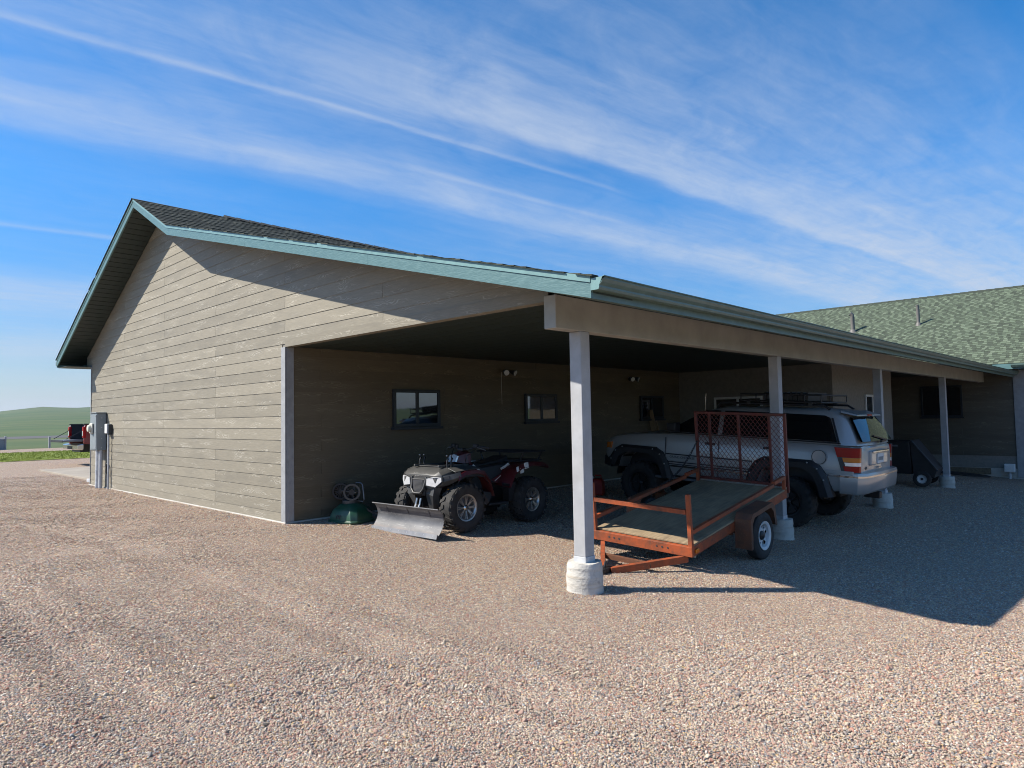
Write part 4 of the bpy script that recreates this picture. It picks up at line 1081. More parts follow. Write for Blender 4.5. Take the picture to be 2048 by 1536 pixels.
    for s in (1, -1):
        wx, wy = x0+s*(h+.125)*l_.x, y0+Lw*1.0
        gz = G(wx, wy)
        P = inv @ Vector((wx, wy, gz+.283))
        w_ = wheel(t, P, ty, rm, 'black_metal', .055, .13, flip=(s < 0))
        w_.matrix_local = Matrix.Translation(P) @ inv.to_3x3().to_4x4() @ Matrix.Rotation(R(90) if s < 0 else R(-90), 4, 'Z')
        for k in range(5):
            a = 2*math.pi*k/5+.3
            MB().lathe([(.022, .034), (.014, .034), (0, .034)], (.112*math.cos(a), 0, .112*math.sin(a)), 1, 12).build('rim_hole', 'decal_dark', w_)
        wl.append(P)
    MB().cyl(wl[0], wl[1], .025).build('axle', 'rust', t, smooth=40)
    for s, P in zip((1, -1), wl):
        MB().bar((P.x+.33, s*(h-.06), -.03), (P.x, s*(h-.06), P.z+.06), .04, .02).bar((P.x, s*(h-.06), P.z+.06), (P.x-.33, s*(h-.06), -.03), .04, .02).box(P.x+.31, P.x+.35, s*(h-.08), s*(h-.04), -.06, .01).box(P.x-.35, P.x-.31, s*(h-.08), s*(h-.04), -.06, .01).build('leaf_spring', 'rust', t)
    # rear lamp box
    MB().box(-L-.10, -L-.052, h-.16, h-.02, -.02, .10).build('tail_lamp', 'decal_dark', t, bevel=.006)
build_trailer()

# ------------------------------------------------------------------ ATV with plough
def build_atv():
    fwd = Vector((.035, -1, 0)).normalized(); left = Vector((0, 0, 1)).cross(fwd)
    cx, cy = 1.64, 2.16
    gf, gr = G(1.7, 1.45), G(1.7, 2.85)
    fwd = (fwd+Vector((0, 0, (gf-gr)/1.4))).normalized(); upv = fwd.cross(left).normalized()
    t = thing('quad_bike', 'dark red four-wheeler with black front rack and snow plough blade', 'ATV', mat=axes((cx, cy, (gf+gr)/2), fwd, left, upv))
    FX, RX = .69, -.69
    MB().box(-.85, .85, -.20, .20, .30, .52).box(-.45, .45, -.30, .30, .27, .32).build('chassis', 'black_metal', t, bevel=.02)
    MB().box(-.45, .30, -.22, .22, .50, .80).build('engine_cover', 'black_plastic', t, bevel=.04)
    # front cowl
    def ring(x, w, zb, zt, sh=.05): return [(x, 0, zb), (x, w*.75, zb), (x, w, zb+.05), (x, w, zt-sh), (x, w*.85, zt), (x, w*.4, zt+.012), (x, 0, zt+.012), (x, -w*.4, zt+.012), (x, -w*.85, zt), (x, -w, zt-sh), (x, -w, zb+.05), (x, -w*.75, zb)]
    cw = MB().loft([ring(.30, .34, .68, .86), ring(.55, .42, .70, .885), ring(.85, .43, .68, .875), ring(1.00, .40, .60, .835), ring(1.06, .33, .60, .78)]).build('front_cowl', 'grey_plastic', t, smooth=35, bevel=.008)
    for s in (1, -1):
        hl = [(1.066, s*.16, .645), (1.066, s*.17, .735), (1.05, s*.30, .765), (1.0, s*.395, .755), (1.0, s*.40, .70), (1.045, s*.32, .625)]
        off = Vector((.022, s*.012, .004)); c = sum((Vector(p) for p in hl), Vector())/6
        MB().loft([[Vector(p)*1.0+(Vector(p)-c)*.20 for p in hl], [Vector(p)+off*.75+(Vector(p)-c)*.16 for p in hl]]).build('lamp_bezel', 'black_plastic', t)
        MB().loft([hl, [Vector(p)+off for p in hl]]).build('headlamp', 'lens', t, smooth=30)
        # lower front wings and bumper tusks
        MB().loft([[(1.02, s*.14, .62), (1.05, s*.30, .62), (.98, s*.38, .62)], [(1.06, s*.12, .54), (1.04, s*.26, .50), (.96, s*.30, .50)], [(.98, s*.12, .32), (.96, s*.18, .30), (.90, s*.18, .30)]]).build('bumper_tusk', 'grey_plastic', t, smooth=30)
        MB().box(.86, .90, s*.40, s*.43, .56, .60).build('side_reflector', 'lamp_amber', t)
        # grey corner fairing behind each headlamp, then the red fender band
        MB().loft([[(1.0, s*.385, .775), (1.0, s*.41, .70), (.985, s*.36, .625), (.97, s*.33, .64)], [(.92, s*.50, .80), (.91, s*.525, .735), (.90, s*.44, .655), (.90, s*.40, .68)], [(.80, s*.555, .832), (.80, s*.575, .77), (.82, s*.54, .72), (.82, s*.40, .75)]]).build('corner_fairing', 'grey_plastic', t, smooth=35)
        MB().loft([[(1.005, s*.405, .752), (1.005, s*.415, .715), (.945, s*.495, .745), (.945, s*.485, .785)], [(.99, s*.395, .752), (.99, s*.405, .715), (.93, s*.485, .745), (.93, s*.475, .785)]]).build('vent_insert', 'black_plastic', t)
        xs = [.84, .80, .70, .50, .34, .22, .14]; zs = [.765, .80, .835, .845, .82, .70, .50]
        b = MB().loft([[(x, s*.36, z+.012) for x, z in zip(xs, zs)], [(x, s*.56, z) for x, z in zip(xs, zs)], [(x, s*.575, z-.05) for x, z in zip(xs, zs)], [(x, s*.56, z-.055) for x, z in zip(xs, zs)], [(x, s*.36, z-.03) for x, z in zip(xs, zs)]], closed=False, cap=False)
        b.build('front_fender', 'red_paint', t, smooth=40)
        MB().loft([[(x-.015, s*.34, z-.005) for x, z in zip(xs, zs)], [(x-.015, s*.53, z-.012) for x, z in zip(xs, zs)], [(x-.02, s*.53, z-.09) for x, z in zip(xs, zs)]], closed=False, cap=False).build('fender_liner', 'black_plastic', t, smooth=40)
        MB().loft([[(.86, s*.37, .868), (.42, s*.36, .885), (.34, s*.50, .850), (.60, s*.555, .852), (.86, s*.52, .82)], [(.86, s*.37, .88), (.42, s*.36, .90), (.34, s*.50, .862), (.60, s*.555, .864), (.86, s*.52, .832)]]).build('fender_top', 'grey_plastic', t, bevel=.006)
        # rear fender
        xs = [-.20, -.30, -.46, -.72, -.98, -1.10]; zs = [.60, .78, .86, .90, .885, .84]
        MB().loft([[(x, s*.26, z+.02) for x, z in zip(xs, zs)], [(x, s*.55, z) for x, z in zip(xs, zs)], [(x, s*.585, z-.055) for x, z in zip(xs, zs)], [(x, s*.565, z-.06) for x, z in zip(xs, zs)], [(x, s*.26, z-.03) for x, z in zip(xs, zs)]], closed=False, cap=False).build('rear_fender', 'red_paint', t, smooth=40)
        MB().loft([[(-.20, s*.54, .60), (-.34, s*.55, .62), (-.33, s*.50, .34), (-.24, s*.50, .34)], [(-.20, s*.40, .60), (-.34, s*.40, .62), (-.33, s*.38, .34), (-.24, s*.38, .34)]]).build('mud_flap', 'black_plastic', t)
        # stickers on the rear fender
        for (a, z, w_, h_) in ((-.52, .845, .085, .09), (-.42, .775, .075, .075), (-.345, .80, .04, .07)):
            MB().loft([[(a, s*.572, z-h_/2), (a-w_, s*.572, z-h_/2+.015), (a-w_, s*.558, z+h_/2+.01), (a, s*.558, z+h_/2)], [(a, s*.585, z-h_/2), (a-w_, s*.585, z-h_/2+.015), (a-w_, s*.571, z+h_/2+.01), (a, s*.571, z+h_/2)]]).build('sticker', 'sticker', t)
        # side panel and its red wedge
        MB().loft([[(.20, s*.30, .84), (.02, s*.34, .62), (-.30, s*.34, .60), (-.40, s*.30, .88)], [(.20, s*.18, .86), (.02, s*.18, .60), (-.30, s*.18, .60), (-.40, s*.18, .90)]]).build('side_panel', 'black_plastic', t, bevel=.012)
        MB().loft([[(-.02, s*.348, .66), (-.16, s*.348, .60), (-.26, s*.345, .745)], [(-.02, s*.34, .66), (-.16, s*.34, .60), (-.26, s*.335, .745)]]).build('wedge_decal', 'red_paint', t)
        MB().bar((-.10, s*.35, .64), (-.23, s*.348, .71), .004, .010).build('decal_stripe', 'sticker', t)
        MB().loft([[(.33, s*.27, .93), (.12, s*.30, .80), (.20, s*.315, .78), (.36, s*.30, .88)], [(.33, s*.25, .93), (.12, s*.26, .80), (.20, s*.28, .78), (.36, s*.28, .88)]]).build('tank_panel', 'red_paint', t)
        MB().loft([[(.30, s*.304, .90), (.17, s*.316, .81), (.20, s*.322, .80), (.33, s*.312, .885)], [(.30, s*.294, .90), (.17, s*.306, .81), (.20, s*.312, .80), (.33, s*.302, .885)]]).build('side_sticker', 'sticker', t)
        MB().box(-.20, .20, s*.26, s*.52, .31, .345).build('footwell', 'black_plastic', t, bevel=.01)
        MB().loft([[(.20, s*.52, .36), (.13, s*.52, .50), (.10, s*.36, .50), (.16, s*.36, .36)], [(.24, s*.50, .33), (.30, s*.50, .52), (.28, s*.34, .52), (.20, s*.34, .33)]]).build('leg_shield', 'black_plastic', t)
        # twin tie-down hooks on the rack
        for x, r_ in ((.80, .011), (.72, .011)):
            MB().tube([(x, s*.29, .87), (x+.01, s*.29, .96), (x-.012, s*.29, 1.0), (x+.008, s*.29, 1.045)], [.02, r_, .016, .013], 8).build('rack_hook', 'black_metal', t, smooth=50)
            MB().lathe([(0, .012), (.012, .008), (.016, 0), (.012, -.008), (0, -.012)], (x+.008, s*.29, 1.045), 2, 10).build('hook_tip', 'alloy', t)
        ar = MB()
        for x, k in ((FX, 1), (RX, -1)):
            ar.tube([(x-k*.30, s*.15, .36), (x, s*.40, .36)], .016, 8).tube([(x+k*.12, s*.15, .36), (x, s*.40, .36)], .016, 8).tube([(x-k*.05, s*.18, .72), (x, s*.36, .40)], .028, 10)
        ar.build('suspension_arm', 'black_metal', t, smooth=50)
    # grille
    MB().box(1.052, 1.085, -.135, .135, .50, .74).build('grille_frame', 'black_plastic', t, bevel=.02)
    gr_ = MB().box(1.086, 1.089, -.10, .10, .545, .715).build('grille', 'decal_dark', t)
    for k in range(9): MB().box(1.0895, 1.093, -.07, .085, .555+.0165*k, .562+.0165*k).build('grille_slat', 'grey_plastic', gr_)
    MB().tube([(1.06, .145, .76), (1.10, .13, .60), (1.11, .07, .535), (1.11, -.07, .535), (1.10, -.13, .60), (1.06, -.145, .76)], .016, 8).build('bull_bar', 'grey_plastic', t, smooth=50)
    text('lettering', 'POLARIS', .075, axes((1.052, 0, .785), (0, 1, 0), Vector((-.5, 0, .86)), Vector((.86, 0, .5))), 'decal_dark', t, .004)
    text('lettering', 'POLARIS', .05, axes((-.33, .345, .84), Vector((-.92, 0, .38)), Vector((.38, 0, .92)), (0, 1, 0)), 'sticker', t, .012)
    for x, w_ in ((.50, .20), (.72, .22)): MB().box(x, x+.16, -w_, w_, .886, .902).build('rack_panel', 'black_plastic', t, bevel=.006)
    for s in (1, -1): MB().box(.36, .94, s*.24, s*.27, .884, .915).build('rack_rib', 'grey_plastic', t, bevel=.006)
    # steering pod, handlebar
    pod = MB().loft([[(.20, 0, .90), (.20, .15, .92), (.18, .13, 1.06), (.16, 0, 1.10), (.18, -.13, 1.06), (.20, -.15, .92)], [(.34, 0, .89), (.34, .14, .91), (.30, .135, 1.05), (.27, 0, 1.09), (.30, -.135, 1.05), (.34, -.14, .91)], [(.44, 0, .92), (.43, .085, .93), (.40, .09, 1.02), (.38, 0, 1.05), (.40, -.09, 1.02), (.43, -.085, .93)]]).build('steering_pod', 'red_paint', t, smooth=40)
    MB().loft([[(.436, .0, .925), (.43, .088, .935), (.395, .095, 1.02), (.375, 0, 1.045), (.395, -.095, 1.02), (.43, -.088, .935)], [(.462, 0, .93), (.455, .078, .94), (.418, .085, 1.02), (.398, 0, 1.045), (.418, -.085, 1.02), (.455, -.078, .94)]]).build('pod_lamp', 'lens', t, smooth=40)
    MB().loft([[(.42, s_*.10, .90) for s_ in (-1, 1)]+[(.16, .16, .80), (.16, -.16, .80)], [(.46, s_*.11, .80) for s_ in (-1, 1)]+[(.16, .20, .70), (.16, -.20, .70)]]).build('pod_base', 'red_paint', t)
    hb = MB().tube([(.10, .40, 1.13), (.16, .28, 1.15), (.22, .10, 1.11), (.22, -.10, 1.11), (.16, -.28, 1.15), (.10, -.40, 1.13)], .012, 10).build('handlebar', 'black_metal', t, smooth=50)
    for s in (1, -1):
        MB().cyl((.15, s*.29, 1.147), (.09, s*.42, 1.127), .018).build('grip', 'rubber', hb, smooth=40)
        MB().tube([(.19, s*.26, 1.14), (.21, s*.34, 1.13), (.17, s*.43, 1.10)], .006, 6).build('lever', 'alloy', hb)
        MB().box(.15, .21, s*.20, s*.27, 1.13, 1.19).build('switch_box', 'black_plastic', hb, bevel=.01)
    MB().box(.20, .29, -.06, .06, 1.08, 1.13).build('gauge', 'black_plastic', t, bevel=.015)
    MB().tube([(.18, .24, 1.12), (.30, .17, 1.02), (.30, .14, .92)], .006, 6).tube([(.18, -.24, 1.12), (.30, -.17, 1.02), (.30, -.14, .92)], .006, 6).build('brake_hose', 'black_metal', t, smooth=60)
    MB().tube([(.24, -.10, 1.12), (.25, -.10, 1.18)], .025, 10).build('winch_switch', 'black_plastic', t)
    # seat and rear rack
    MB().loft([[(.16, -.13, .86), (.16, .13, .86), (.14, .10, .92), (.14, -.10, .92)], [(-.05, -.16, .84), (-.05, .16, .84), (-.05, .13, .90), (-.05, -.13, .90)], [(-.35, -.18, .84), (-.35, .18, .84), (-.35, .15, .935), (-.35, -.15, .935)], [(-.62, -.18, .88), (-.62, .18, .88), (-.60, .14, 1.0), (-.60, -.14, 1.0)]]).build('seat', 'seat', t, smooth=50, bevel=.02)
    MB().box(-1.12, -.50, -.42, .42, .90, .925).build('rear_deck', 'black_plastic', t, bevel=.01)
    rk = MB().tube([(-.52, -.44, 1.05), (-.52, .44, 1.05), (-.60, .48, 1.05), (-1.12, .48, 1.05), (-1.20, .42, 1.05), (-1.20, -.42, 1.05), (-1.12, -.48, 1.05), (-.60, -.48, 1.05)], .013, 8, closed=True)
    for k in range(5): rk.tube([(-.62-.12*k, -.48, 1.05), (-.62-.12*k, .48, 1.05)], .008, 6)
    for x in (-.62, -1.05):
        for y in (-.40, .40): rk.tube([(x, y, .92), (x, y*1.18, 1.05)], .012, 6)
    rk.build('rear_rack', 'black_metal', t, smooth=50)
    # wheels
    tf = tyre_mesh(.330, .235, .185, 20, .016, 'v'); tr = tyre_mesh(.335, .26, .185, 20, .016, 'v'); rm = spoke_rim_mesh(.186, .20, 8, 'alloy')
    for s in (1, -1):
        for x, ty, st_ in ((FX, tf, R(-4)), (RX, tr, 0)):
            w_ = wheel(t, (x, s*.485, .335), ty, rm, 'chrome', .042, .20, flip=(s < 0), steer=st_, hub_out=.72)
            disc_backing(.19, .01).build('brake_disc', 'dark_steel', w_, smooth=40)
    # plough
    H, Wd = .365, .70
    n = 12; prof = []
    for i in range(n+1):
        q = i/n; prof.append((1.36-.105*math.sin(math.pi*q*.92)-.02*q, .012+H*q))
    fr = [(x, z) for x, z in prof]; bk = [(x-.008, z+.001) for x, z in prof[::-1]]
    pb = MB().prism(fr+bk, 1, -Wd, Wd).build('plow_blade', 'plow', t, smooth=40)
    MB().prism([(1.362, .004), (1.372, .004), (1.352, .062), (1.343, .060)], 1, -Wd+.002, Wd-.002).build('wear_bar', 'dark_steel', pb)
    for k in range(8): MB().lathe([(0, .012), (.010, .010), (.012, 0)], (1.350, -.62+k*.177, .034), 0, 8).build('bolt', 'alloy', pb)
    MB().tube([(1.338, -Wd, .377), (1.338, Wd, .377)], .010, 8).build('top_edge', 'plow', pb)
    for y in (-.45, 0, .45): MB().prism([(1.255, .03), (1.235, .22), (1.30, .355), (1.20, .2)], 1, y-.006, y+.006).build('blade_rib', 'plow', pb)
    MB().box(1.12, 1.24, -.20, .26, .20, .222).build('pivot_plate', 'dark_steel', t, bevel=.004)
    MB().bar((1.18, .16, .20), (.2, .14, .28), .045, .045).bar((1.18, -.16, .20), (.2, -.14, .28), .045, .045).build('push_arm', 'dark_steel', t)
    for y in (-.05, .03): MB().tube([(1.16, y, .22), (1.08, y, .38), (1.06, y, .46)], .014, 8).build('lift_strap', 'alloy', t)
build_atv()

# ------------------------------------------------------------------ upturned spreader
def build_spreader():
    t = thing('lawn_spreader', 'green tow-behind lawn spreader turned upside down against the carport wall', 'spreader', loc=(.40, .83, G(.4, .8)-.01), rz=R(14))
    def oct_(w, d, z, ch): return [(-w+ch, -d, z), (w-ch, -d, z), (w, -d+ch, z), (w, d-ch, z), (w-ch, d, z), (-w+ch, d, z), (-w, d-ch, z), (-w, -d+ch, z)]
    hp = MB().loft([oct_(.275, .24, 0, .06), oct_(.285, .25, .02, .06), oct_(.285, .25, .035, .06), oct_(.270, .235, .045, .07), oct_(.268, .232, .11, .075), oct_(.240, .205, .185, .075), oct_(.185, .155, .242, .07), oct_(.125, .11, .272, .05), oct_(.11, .10, .278, .04)]).build('hopper', 'green_plastic', t, smooth=25, bevel=.006)
    text('emblem', 'FSP', .07, axes((-.03, -.233, .095), (1, 0, 0), Vector((0, .05, .998)), Vector((0, -.998, .05))), 'decal_dark', hp, .008)
    MB().lathe([(.0, .0), (.115, 0), (.12, .02), (.118, .05), (.10, .06), (0, .06)], (-.02, 0, .27), 2, 28).build('collar', 'grey_plastic', t, smooth=40)
    MB().cyl((-.02, 0, .30), (-.02, 0, .40), .018).build('shaft', 'alloy', t)
    MB().cyl((-.27, .06, .44), (.13, -.05, .44), .010).build('axle', 'alloy', t)
    MB().box(-.10, .06, -.04, .04, .33, .40).build('gear_box', 'black_plastic', t, bevel=.012)
    for p, r_, sp, nm in (((.06, -.05, .445), .125, 5, 'grey_plastic'), ((-.27, .06, .435), .125, 8, 'black_plastic')):
        b = MB(); b.lathe([(r_, -.035), (r_, .035), (r_-.028, .035), (r_-.034, .0), (r_-.028, -.035)], (0, 0, 0), 1, 36)
        w_ = b.build('wheel', nm, t, smooth=40)
        w_.matrix_local = Matrix.Translation(p) @ Matrix.Rotation(R(42), 4, 'Z')
        b = MB().cyl((0, -.03, 0), (0, .03, 0), .045 if sp == 5 else .03)
        for k in range(sp*(2 if sp == 8 else 1)):
            a = 2*math.pi*k/(sp*(2 if sp == 8 else 1)); b.bar((.02*math.cos(a), 0, .02*math.sin(a)), ((r_-.03)*math.cos(a), 0, (r_-.03)*math.sin(a)), .012, .02, (0, 1, 0))
        b.build('wheel_centre', 'black_plastic', w_)
    MB().tube([(.02, .03, .32), (.02, .05, .54), (.05, .05, .575), (.14, .05, .575), (.18, .05, .55), (.21, .05, .33), (.19, .05, .30), (.08, .04, .31)], .011, 10).build('frame_loop', 'dark_steel', t, smooth=60)
    MB().bar((.10, .02, .26), (.30, .12, .14), .03, .03).bar((.30, .12, .14), (.78, .20, .03), .03, .03).build('tow_bar', 'black_metal', t)
build_spreader()

# ------------------------------------------------------------------ red pickup behind the apron
def build_truck():
    t = thing('pickup_truck', 'red pickup with its tailgate down parked beyond the concrete apron', 'pickup', loc=(-19.60, 1.98, 0), rz=R(90))
    # local x forward (+Y world), y left (-X world); rear face at x=0
    W = 1.02
    for s in (1, -1):
        b = MB().prism([(0, .78), (2.0, .70), (2.0, 1.42), (1.85, 1.475), (.05, 1.475), (0, 1.40)], 1, s*(W-.10), s*W).build('bed_side', 'truck_red', t, bevel=.02)
        MB().box(-.01, 2.0, s*(W-.14), s*(W+.004), 1.476, 1.505).build('rail_cap', 'black_plastic', t, bevel=.008)
        MB().box(-.03, .06, s*(W-.14), s*(W+.012), 1.0, 1.395).build('tail_lamp', 'lamp_red', t, bevel=.015)
        MB().box(-.036, -.0305, s*(W-.12), s*(W-.03), 1.07, 1.25).build('reverse_lamp', 'lens', t)
        MB().prism([(.62, .42), (.70, .86), (.90, 1.0), (1.45, 1.0), (1.65, .86), (1.72, .42)], 1, s*(W+.001), s*(W+.03)).build('wheel_arch', 'truck_red', t) if 0 else None
        MB().tube([(.04, s*(W-.13), 1.30), (-.52, s*(W-.16), .965)], .012, 6).build('gate_cable', 'black_metal', t)
    MB().box(0, 2.0, -W+.10, W-.10, .86, .91).build('bed_floor', 'black_plastic', t)
    MB().box(1.92, 2.0, -W+.10, W-.10, .911, 1.47).build('bulkhead', 'black_plastic', t)
    for s in (1, -1): MB().box(.03, 1.91, s*(W-.135), s*(W-.101), .912, 1.472).build('bed_liner', 'black_plastic', t, bevel=.006)
    tg = MB().box(-.60, -.02, -W+.12, W-.12, .86, .93).build('tailgate', 'dark_steel', t, bevel=.02)
    MB().box(-.62, -.601, -W+.14, W-.14, .85, .935).build('gate_cap', 'black_plastic', tg, bevel=.01)
    MB().prism([(-.20, .58), (-.20, .76), (0, .79), (0, .56)], 1, -W+.02, W-.02).build('rear_bumper', 'chrome', t, bevel=.03)
    MB().box(-.21, -.201, -.30, .30, .59, .70).build('plate_recess', 'black_plastic', t)
    MB().box(0, 5.2, -.55, .55, .48, .80).build('frame', 'black_metal', t)
    cab = MB().loft([[(2.02, -.98, .62), (2.02, .98, .62), (2.02, .98, 1.42), (2.02, -.98, 1.42)], [(4.0, -.98, .62), (4.0, .98, .62), (4.0, .98, 1.42), (4.0, -.98, 1.42)], [(5.35, -.94, .66), (5.35, .94, .66), (5.35, .94, 1.30), (5.35, -.94, 1.30)]]).build('cab_body', 'truck_red', t, bevel=.04)
    MB().loft([[(2.06, -.90, 1.42), (4.1, -.90, 1.42), (4.1, .90, 1.42), (2.06, .90, 1.42)], [(2.25, -.74, 1.95), (3.5, -.74, 1.95), (3.5, .74, 1.95), (2.25, .74, 1.95)]]).build('cab_glass', 'glass', t)
    MB().box(2.22, 3.52, -.76, .76, 1.951, 1.99).build('cab_roof', 'truck_red', t, bevel=.03)
    ty = tyre_mesh(.40, .28, .24, 18, .008, 'b'); rm = spoke_rim_mesh(.24, .25, 6, 'alloy')
    for x in (1.15, 4.6):
        for s in (1, -1): wheel(t, (x, s*.86, .40), ty, rm, 'chrome', .05, .24, flip=(s < 0))
build_truck()

# ------------------------------------------------------------------ small things
def build_small():
    # black tow-behind dump cart by the last post
    gx, gy = 4.25, 14.75
    t = thing('dump_cart', 'black tow-behind yard cart with white-hubbed wheel by the last post', 'cart', loc=(gx, gy, G(gx, gy)), rz=R(4))
    MB().loft([[(-.62, -.42, .30), (.34, -.42, .30), (.34, .42, .30), (-.62, .42, .30)], [(-.72, -.55, 1.12), (.30, -.55, 1.12), (.30, .55, 1.12), (-.72, .55, 1.12)]]).build('hopper', 'black_plastic', t, bevel=.03)
    MB().prism([(.30, 1.14), (.36, 1.14), (.86, .42), (.80, .22), (.36, .30)], 1, -.52, .50).build('side_apron', 'black_plastic', t, bevel=.015)
    MB().tube([(.34, -.54, 1.14), (.88, -.53, .40)], .016, 8).tube([(-.74, -.56, 1.14), (.33, -.56, 1.14)], .018, 8).build('rim_edge', 'black_metal', t, smooth=40)
    MB().box(-.30, .05, -.585, -.56, .99, 1.03).build('handle', 'dark_steel', t, bevel=.006)
    ty = tyre_mesh(.20, .12, .095, 0)
    b = MB().lathe([(.10, -.05), (.09, .0), (.098, .052), (.106, .056), (.09, .035), (.05, .02), (0, .02)], (0, 0, 0), 1, 28)
    rm = b.mesh('rim', 'white_paint', smooth=40)
    for x, y, fl in ((.55, -.56, True), (-.40, -.40, True), (.55, .56, False)): wheel(t, (x, y, .20), ty, rm, 'black_metal', .03, .11, flip=fl)
    MB().cyl((.55, -.5, .20), (.55, .5, .20), .02).build('axle', 'black_metal', t)
    # grill behind
    gx, gy = 2.95, 16.6; gz = G(gx, gy)
    t = thing('barbecue_grill', 'black barbecue grill with rounded lid standing behind the yard cart', 'grill', loc=(gx, gy, gz), rz=R(8))
    MB().box(-.45, .45, -.28, .28, .78, .98).build('fire_box', 'black_metal', t, bevel=.03)
    MB().lathe([(.30, -.45), (.30, .45)], (0, 0, .99), 0, 20, 0, math.pi).lathe([(0, -.45), (.30, -.45)], (0, 0, .99), 0, 20, 0, math.pi).lathe([(0, .45), (.30, .45)], (0, 0, .99), 0, 20, 0, math.pi).build('lid', 'black_metal', t, smooth=40)
    MB().tube([(-.30, -.30, 1.12), (-.30, -.35, 1.12), (.30, -.35, 1.12), (.30, -.30, 1.12)], .012, 8).build('lid_handle', 'chrome', t, smooth=40)
    for x in (-.40, .40):
        for y in (-.22, .22): MB().box(x-.02, x+.02, y-.02, y+.02, 0, .78).build('leg', 'black_metal', t)
    MB().box(-.40, .40, -.24, .24, .18, .21).build('shelf', 'black_metal', t)
    MB().box(.46, .80, -.24, .24, .90, .93).build('side_table', 'black_metal', t)
    # half-round mat at the house wall
    gx, gy = 4.80, 20.0
    pts = [(4.10, 20.30), (4.10, 19.35)]+[(4.75+.62*math.cos(a), 19.85+.47*math.sin(a)) for a in np.linspace(-math.pi/2, math.pi/2, 14)]+[(4.75, 20.32)]
    gz = G(4.8, 19.9)
    m_ = MB().loft([[(x, y, G(x, y)+.002) for x, y in pts], [(x, y, G(x, y)+.035) for x, y in pts]]).build('floor_mat', 'mat_rubber', bevel=.008)
    tag(m_, 'dark round-ended rubber mat lying on gravel at the house wall', 'mat')
    # white utility box
    gx, gy = 5.80, 20.18; gz = G(gx, gy)
    t = thing('utility_box', 'small white plastic utility box on a short pipe at the house corner', 'utility box', loc=(gx, gy, gz))
    MB().cyl((0, 0, -.05), (0, 0, .20), .035).build('pipe', 'conduit', t, smooth=40)
    MB().cyl((0, 0, .09), (0, 0, .13), .05).build('coupling', 'conduit', t, smooth=40)
    bx = MB().box(-.13, .13, -.07, .09, .20, .44).build('box', 'white_vinyl', t, bevel=.012)
    for k in range(4): MB().box(-.11, .11, -.078, -.071, .235+.045*k, .255+.045*k).build('rib', 'white_vinyl', bx)
    MB().cyl((.04, -.03, .16), (.11, -.03, .17), .014).build('valve', 'alloy', t)
    # lumber leaning by the third window
    for i, (dy, ln, w_, lab) in enumerate(((0, 1.62, .14, 'tall brown plank leaning on the carport wall under the third window'), (.17, 1.34, .10, 'shorter pale plank leaning beside the tall brown plank'))):
        y = 9.60+dy*1.3
        p, q = Vector((.42, y, G(.42, y))), Vector((.046, y, ln*.97))
        o = MB().bar(p, q, w_, .035, (0, 1, 0)).build('lumber', 'wood'); 
        tag(o, lab, 'plank')
    # fuel can and boxes beside the SUV
    gx, gy = 0.99, 6.09; gz = G(gx, gy)
    t = thing('fuel_can', 'red plastic fuel can with white spout standing behind the front post', 'fuel can', loc=(gx, gy, gz), rz=R(20))
    MB().loft([[(-.15, -.10, 0), (.15, -.10, 0), (.15, .10, 0), (-.15, .10, 0)], [(-.15, -.10, .26), (.15, -.10, .26), (.15, .10, .26), (-.15, .10, .26)], [(-.09, -.07, .33), (.11, -.07, .33), (.11, .07, .33), (-.09, .07, .33)]]).build('body', 'red_plastic', t, bevel=.025)
    MB().tube([(-.06, 0, .32), (-.10, 0, .39), (-.17, 0, .46)], [.028, .02, .014], 10).build('spout', 'white_vinyl', t, smooth=50)
    MB().tube([(.10, 0, .32), (.10, 0, .39), (-.02, 0, .39), (-.02, 0, .32)], .014, 8).build('handle', 'red_plastic', t, smooth=50)
    gx, gy = 3.25, 4.55; gz = G(gx, gy)
    t = thing('cardboard_box', 'small brown cardboard box on gravel between the trailer and SUV', 'box', loc=(gx, gy, gz), rz=R(25))
    MB().box(-.17, .17, -.13, .13, 0, .22).build('carton', 'cardboard', t, bevel=.006)
    MB().loft([[(-.17, -.131, .215), (.17, -.131, .215), (.17, -.22, .27), (-.17, -.22, .27)], [(-.17, -.131, .22), (.17, -.131, .22), (.17, -.22, .275), (-.17, -.22, .275)]]).build('flap', 'cardboard', t)
    # far posts and a dark cabinet past the lawn
    for i, (x, y, hh, lab) in enumerate(((-42.6, 5.9, .72, 'slim grey fence post beyond the lawn behind the lowered tailgate'), (-42.8, 3.62, .80, 'slim grey fence post beside the dark cabinet past the lawn'))):
        o = MB().box(x-.055, x+.055, y-.055, y+.055, -.15, hh).prism([(x-.06, hh), (x+.06, hh), (x, hh+.05)], 1, y-.055, y+.055).build('fence_post', 'far_post', bevel=.01); tag(o, lab, 'post')
    t = thing('roadside_cabinet', 'dark grey low cabinet standing at the far lane beyond the lawn', 'cabinet', loc=(-43.0, 3.0, -.1))
    MB().box(-.3, .3, -.55, .55, 0, .72).build('body', 'panel_grey', t, bevel=.02); MB().box(-.34, .34, -.6, .6, .721, .77).build('lid', 'panel_grey', t, bevel=.01)
    o = MB().box(-10.12, -9.84, -.02, .10, .05, .13).build('splash_block', 'conduit', bevel=.01); tag(o, 'small grey splash block on the apron at the garage corner', 'splash block')
build_small()

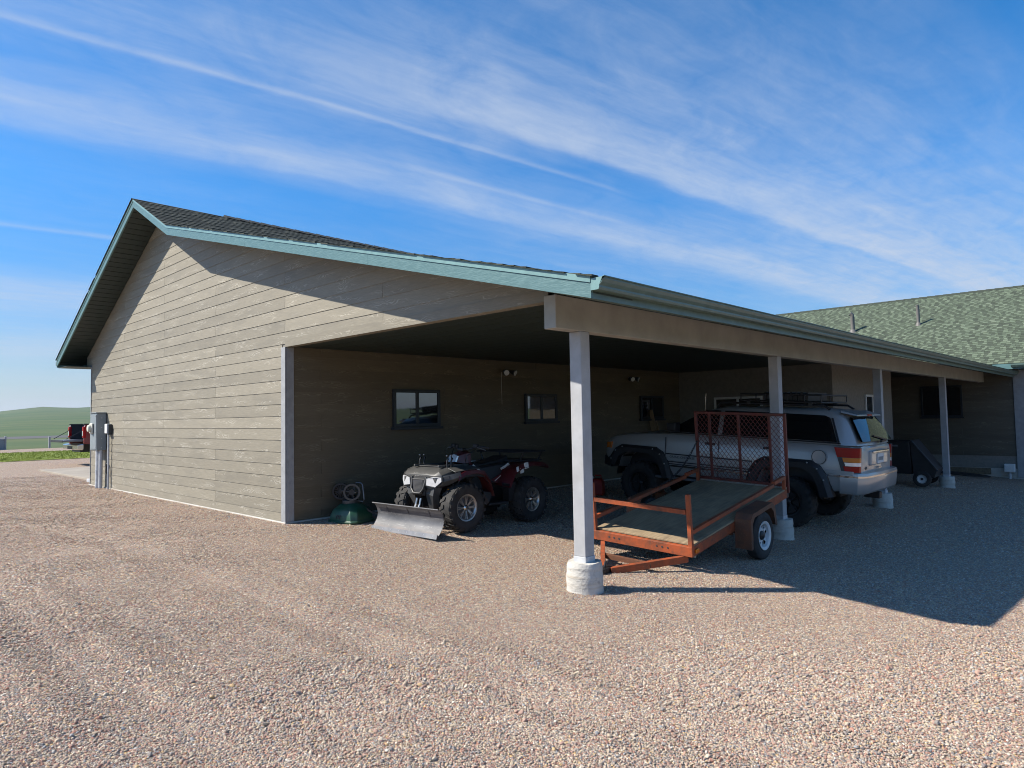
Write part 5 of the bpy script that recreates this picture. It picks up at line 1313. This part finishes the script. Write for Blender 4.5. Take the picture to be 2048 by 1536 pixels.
# ------------------------------------------------------------------ thin summer haze round the whole place
def build_haze():
    mt = bpy.data.materials.new('haze'); mt.use_nodes = True; T = NT(mt.node_tree)
    v = T.n('ShaderNodeVolumePrincipled', {'Color': (.80, .88, 1.0, 1), 'Density': HAZE, 'Anisotropy': .3})
    T.n('ShaderNodeOutputMaterial', {'Volume': v.outputs[0]})
    b = MB().box(-9000, 9000, -9000, 9000, -3.0, 120.0)
    o = b.build('haze', mt); stuff(o); tag(o, 'thin pale haze softening the far green hills', 'haze')
HAZE = .00010
build_haze()
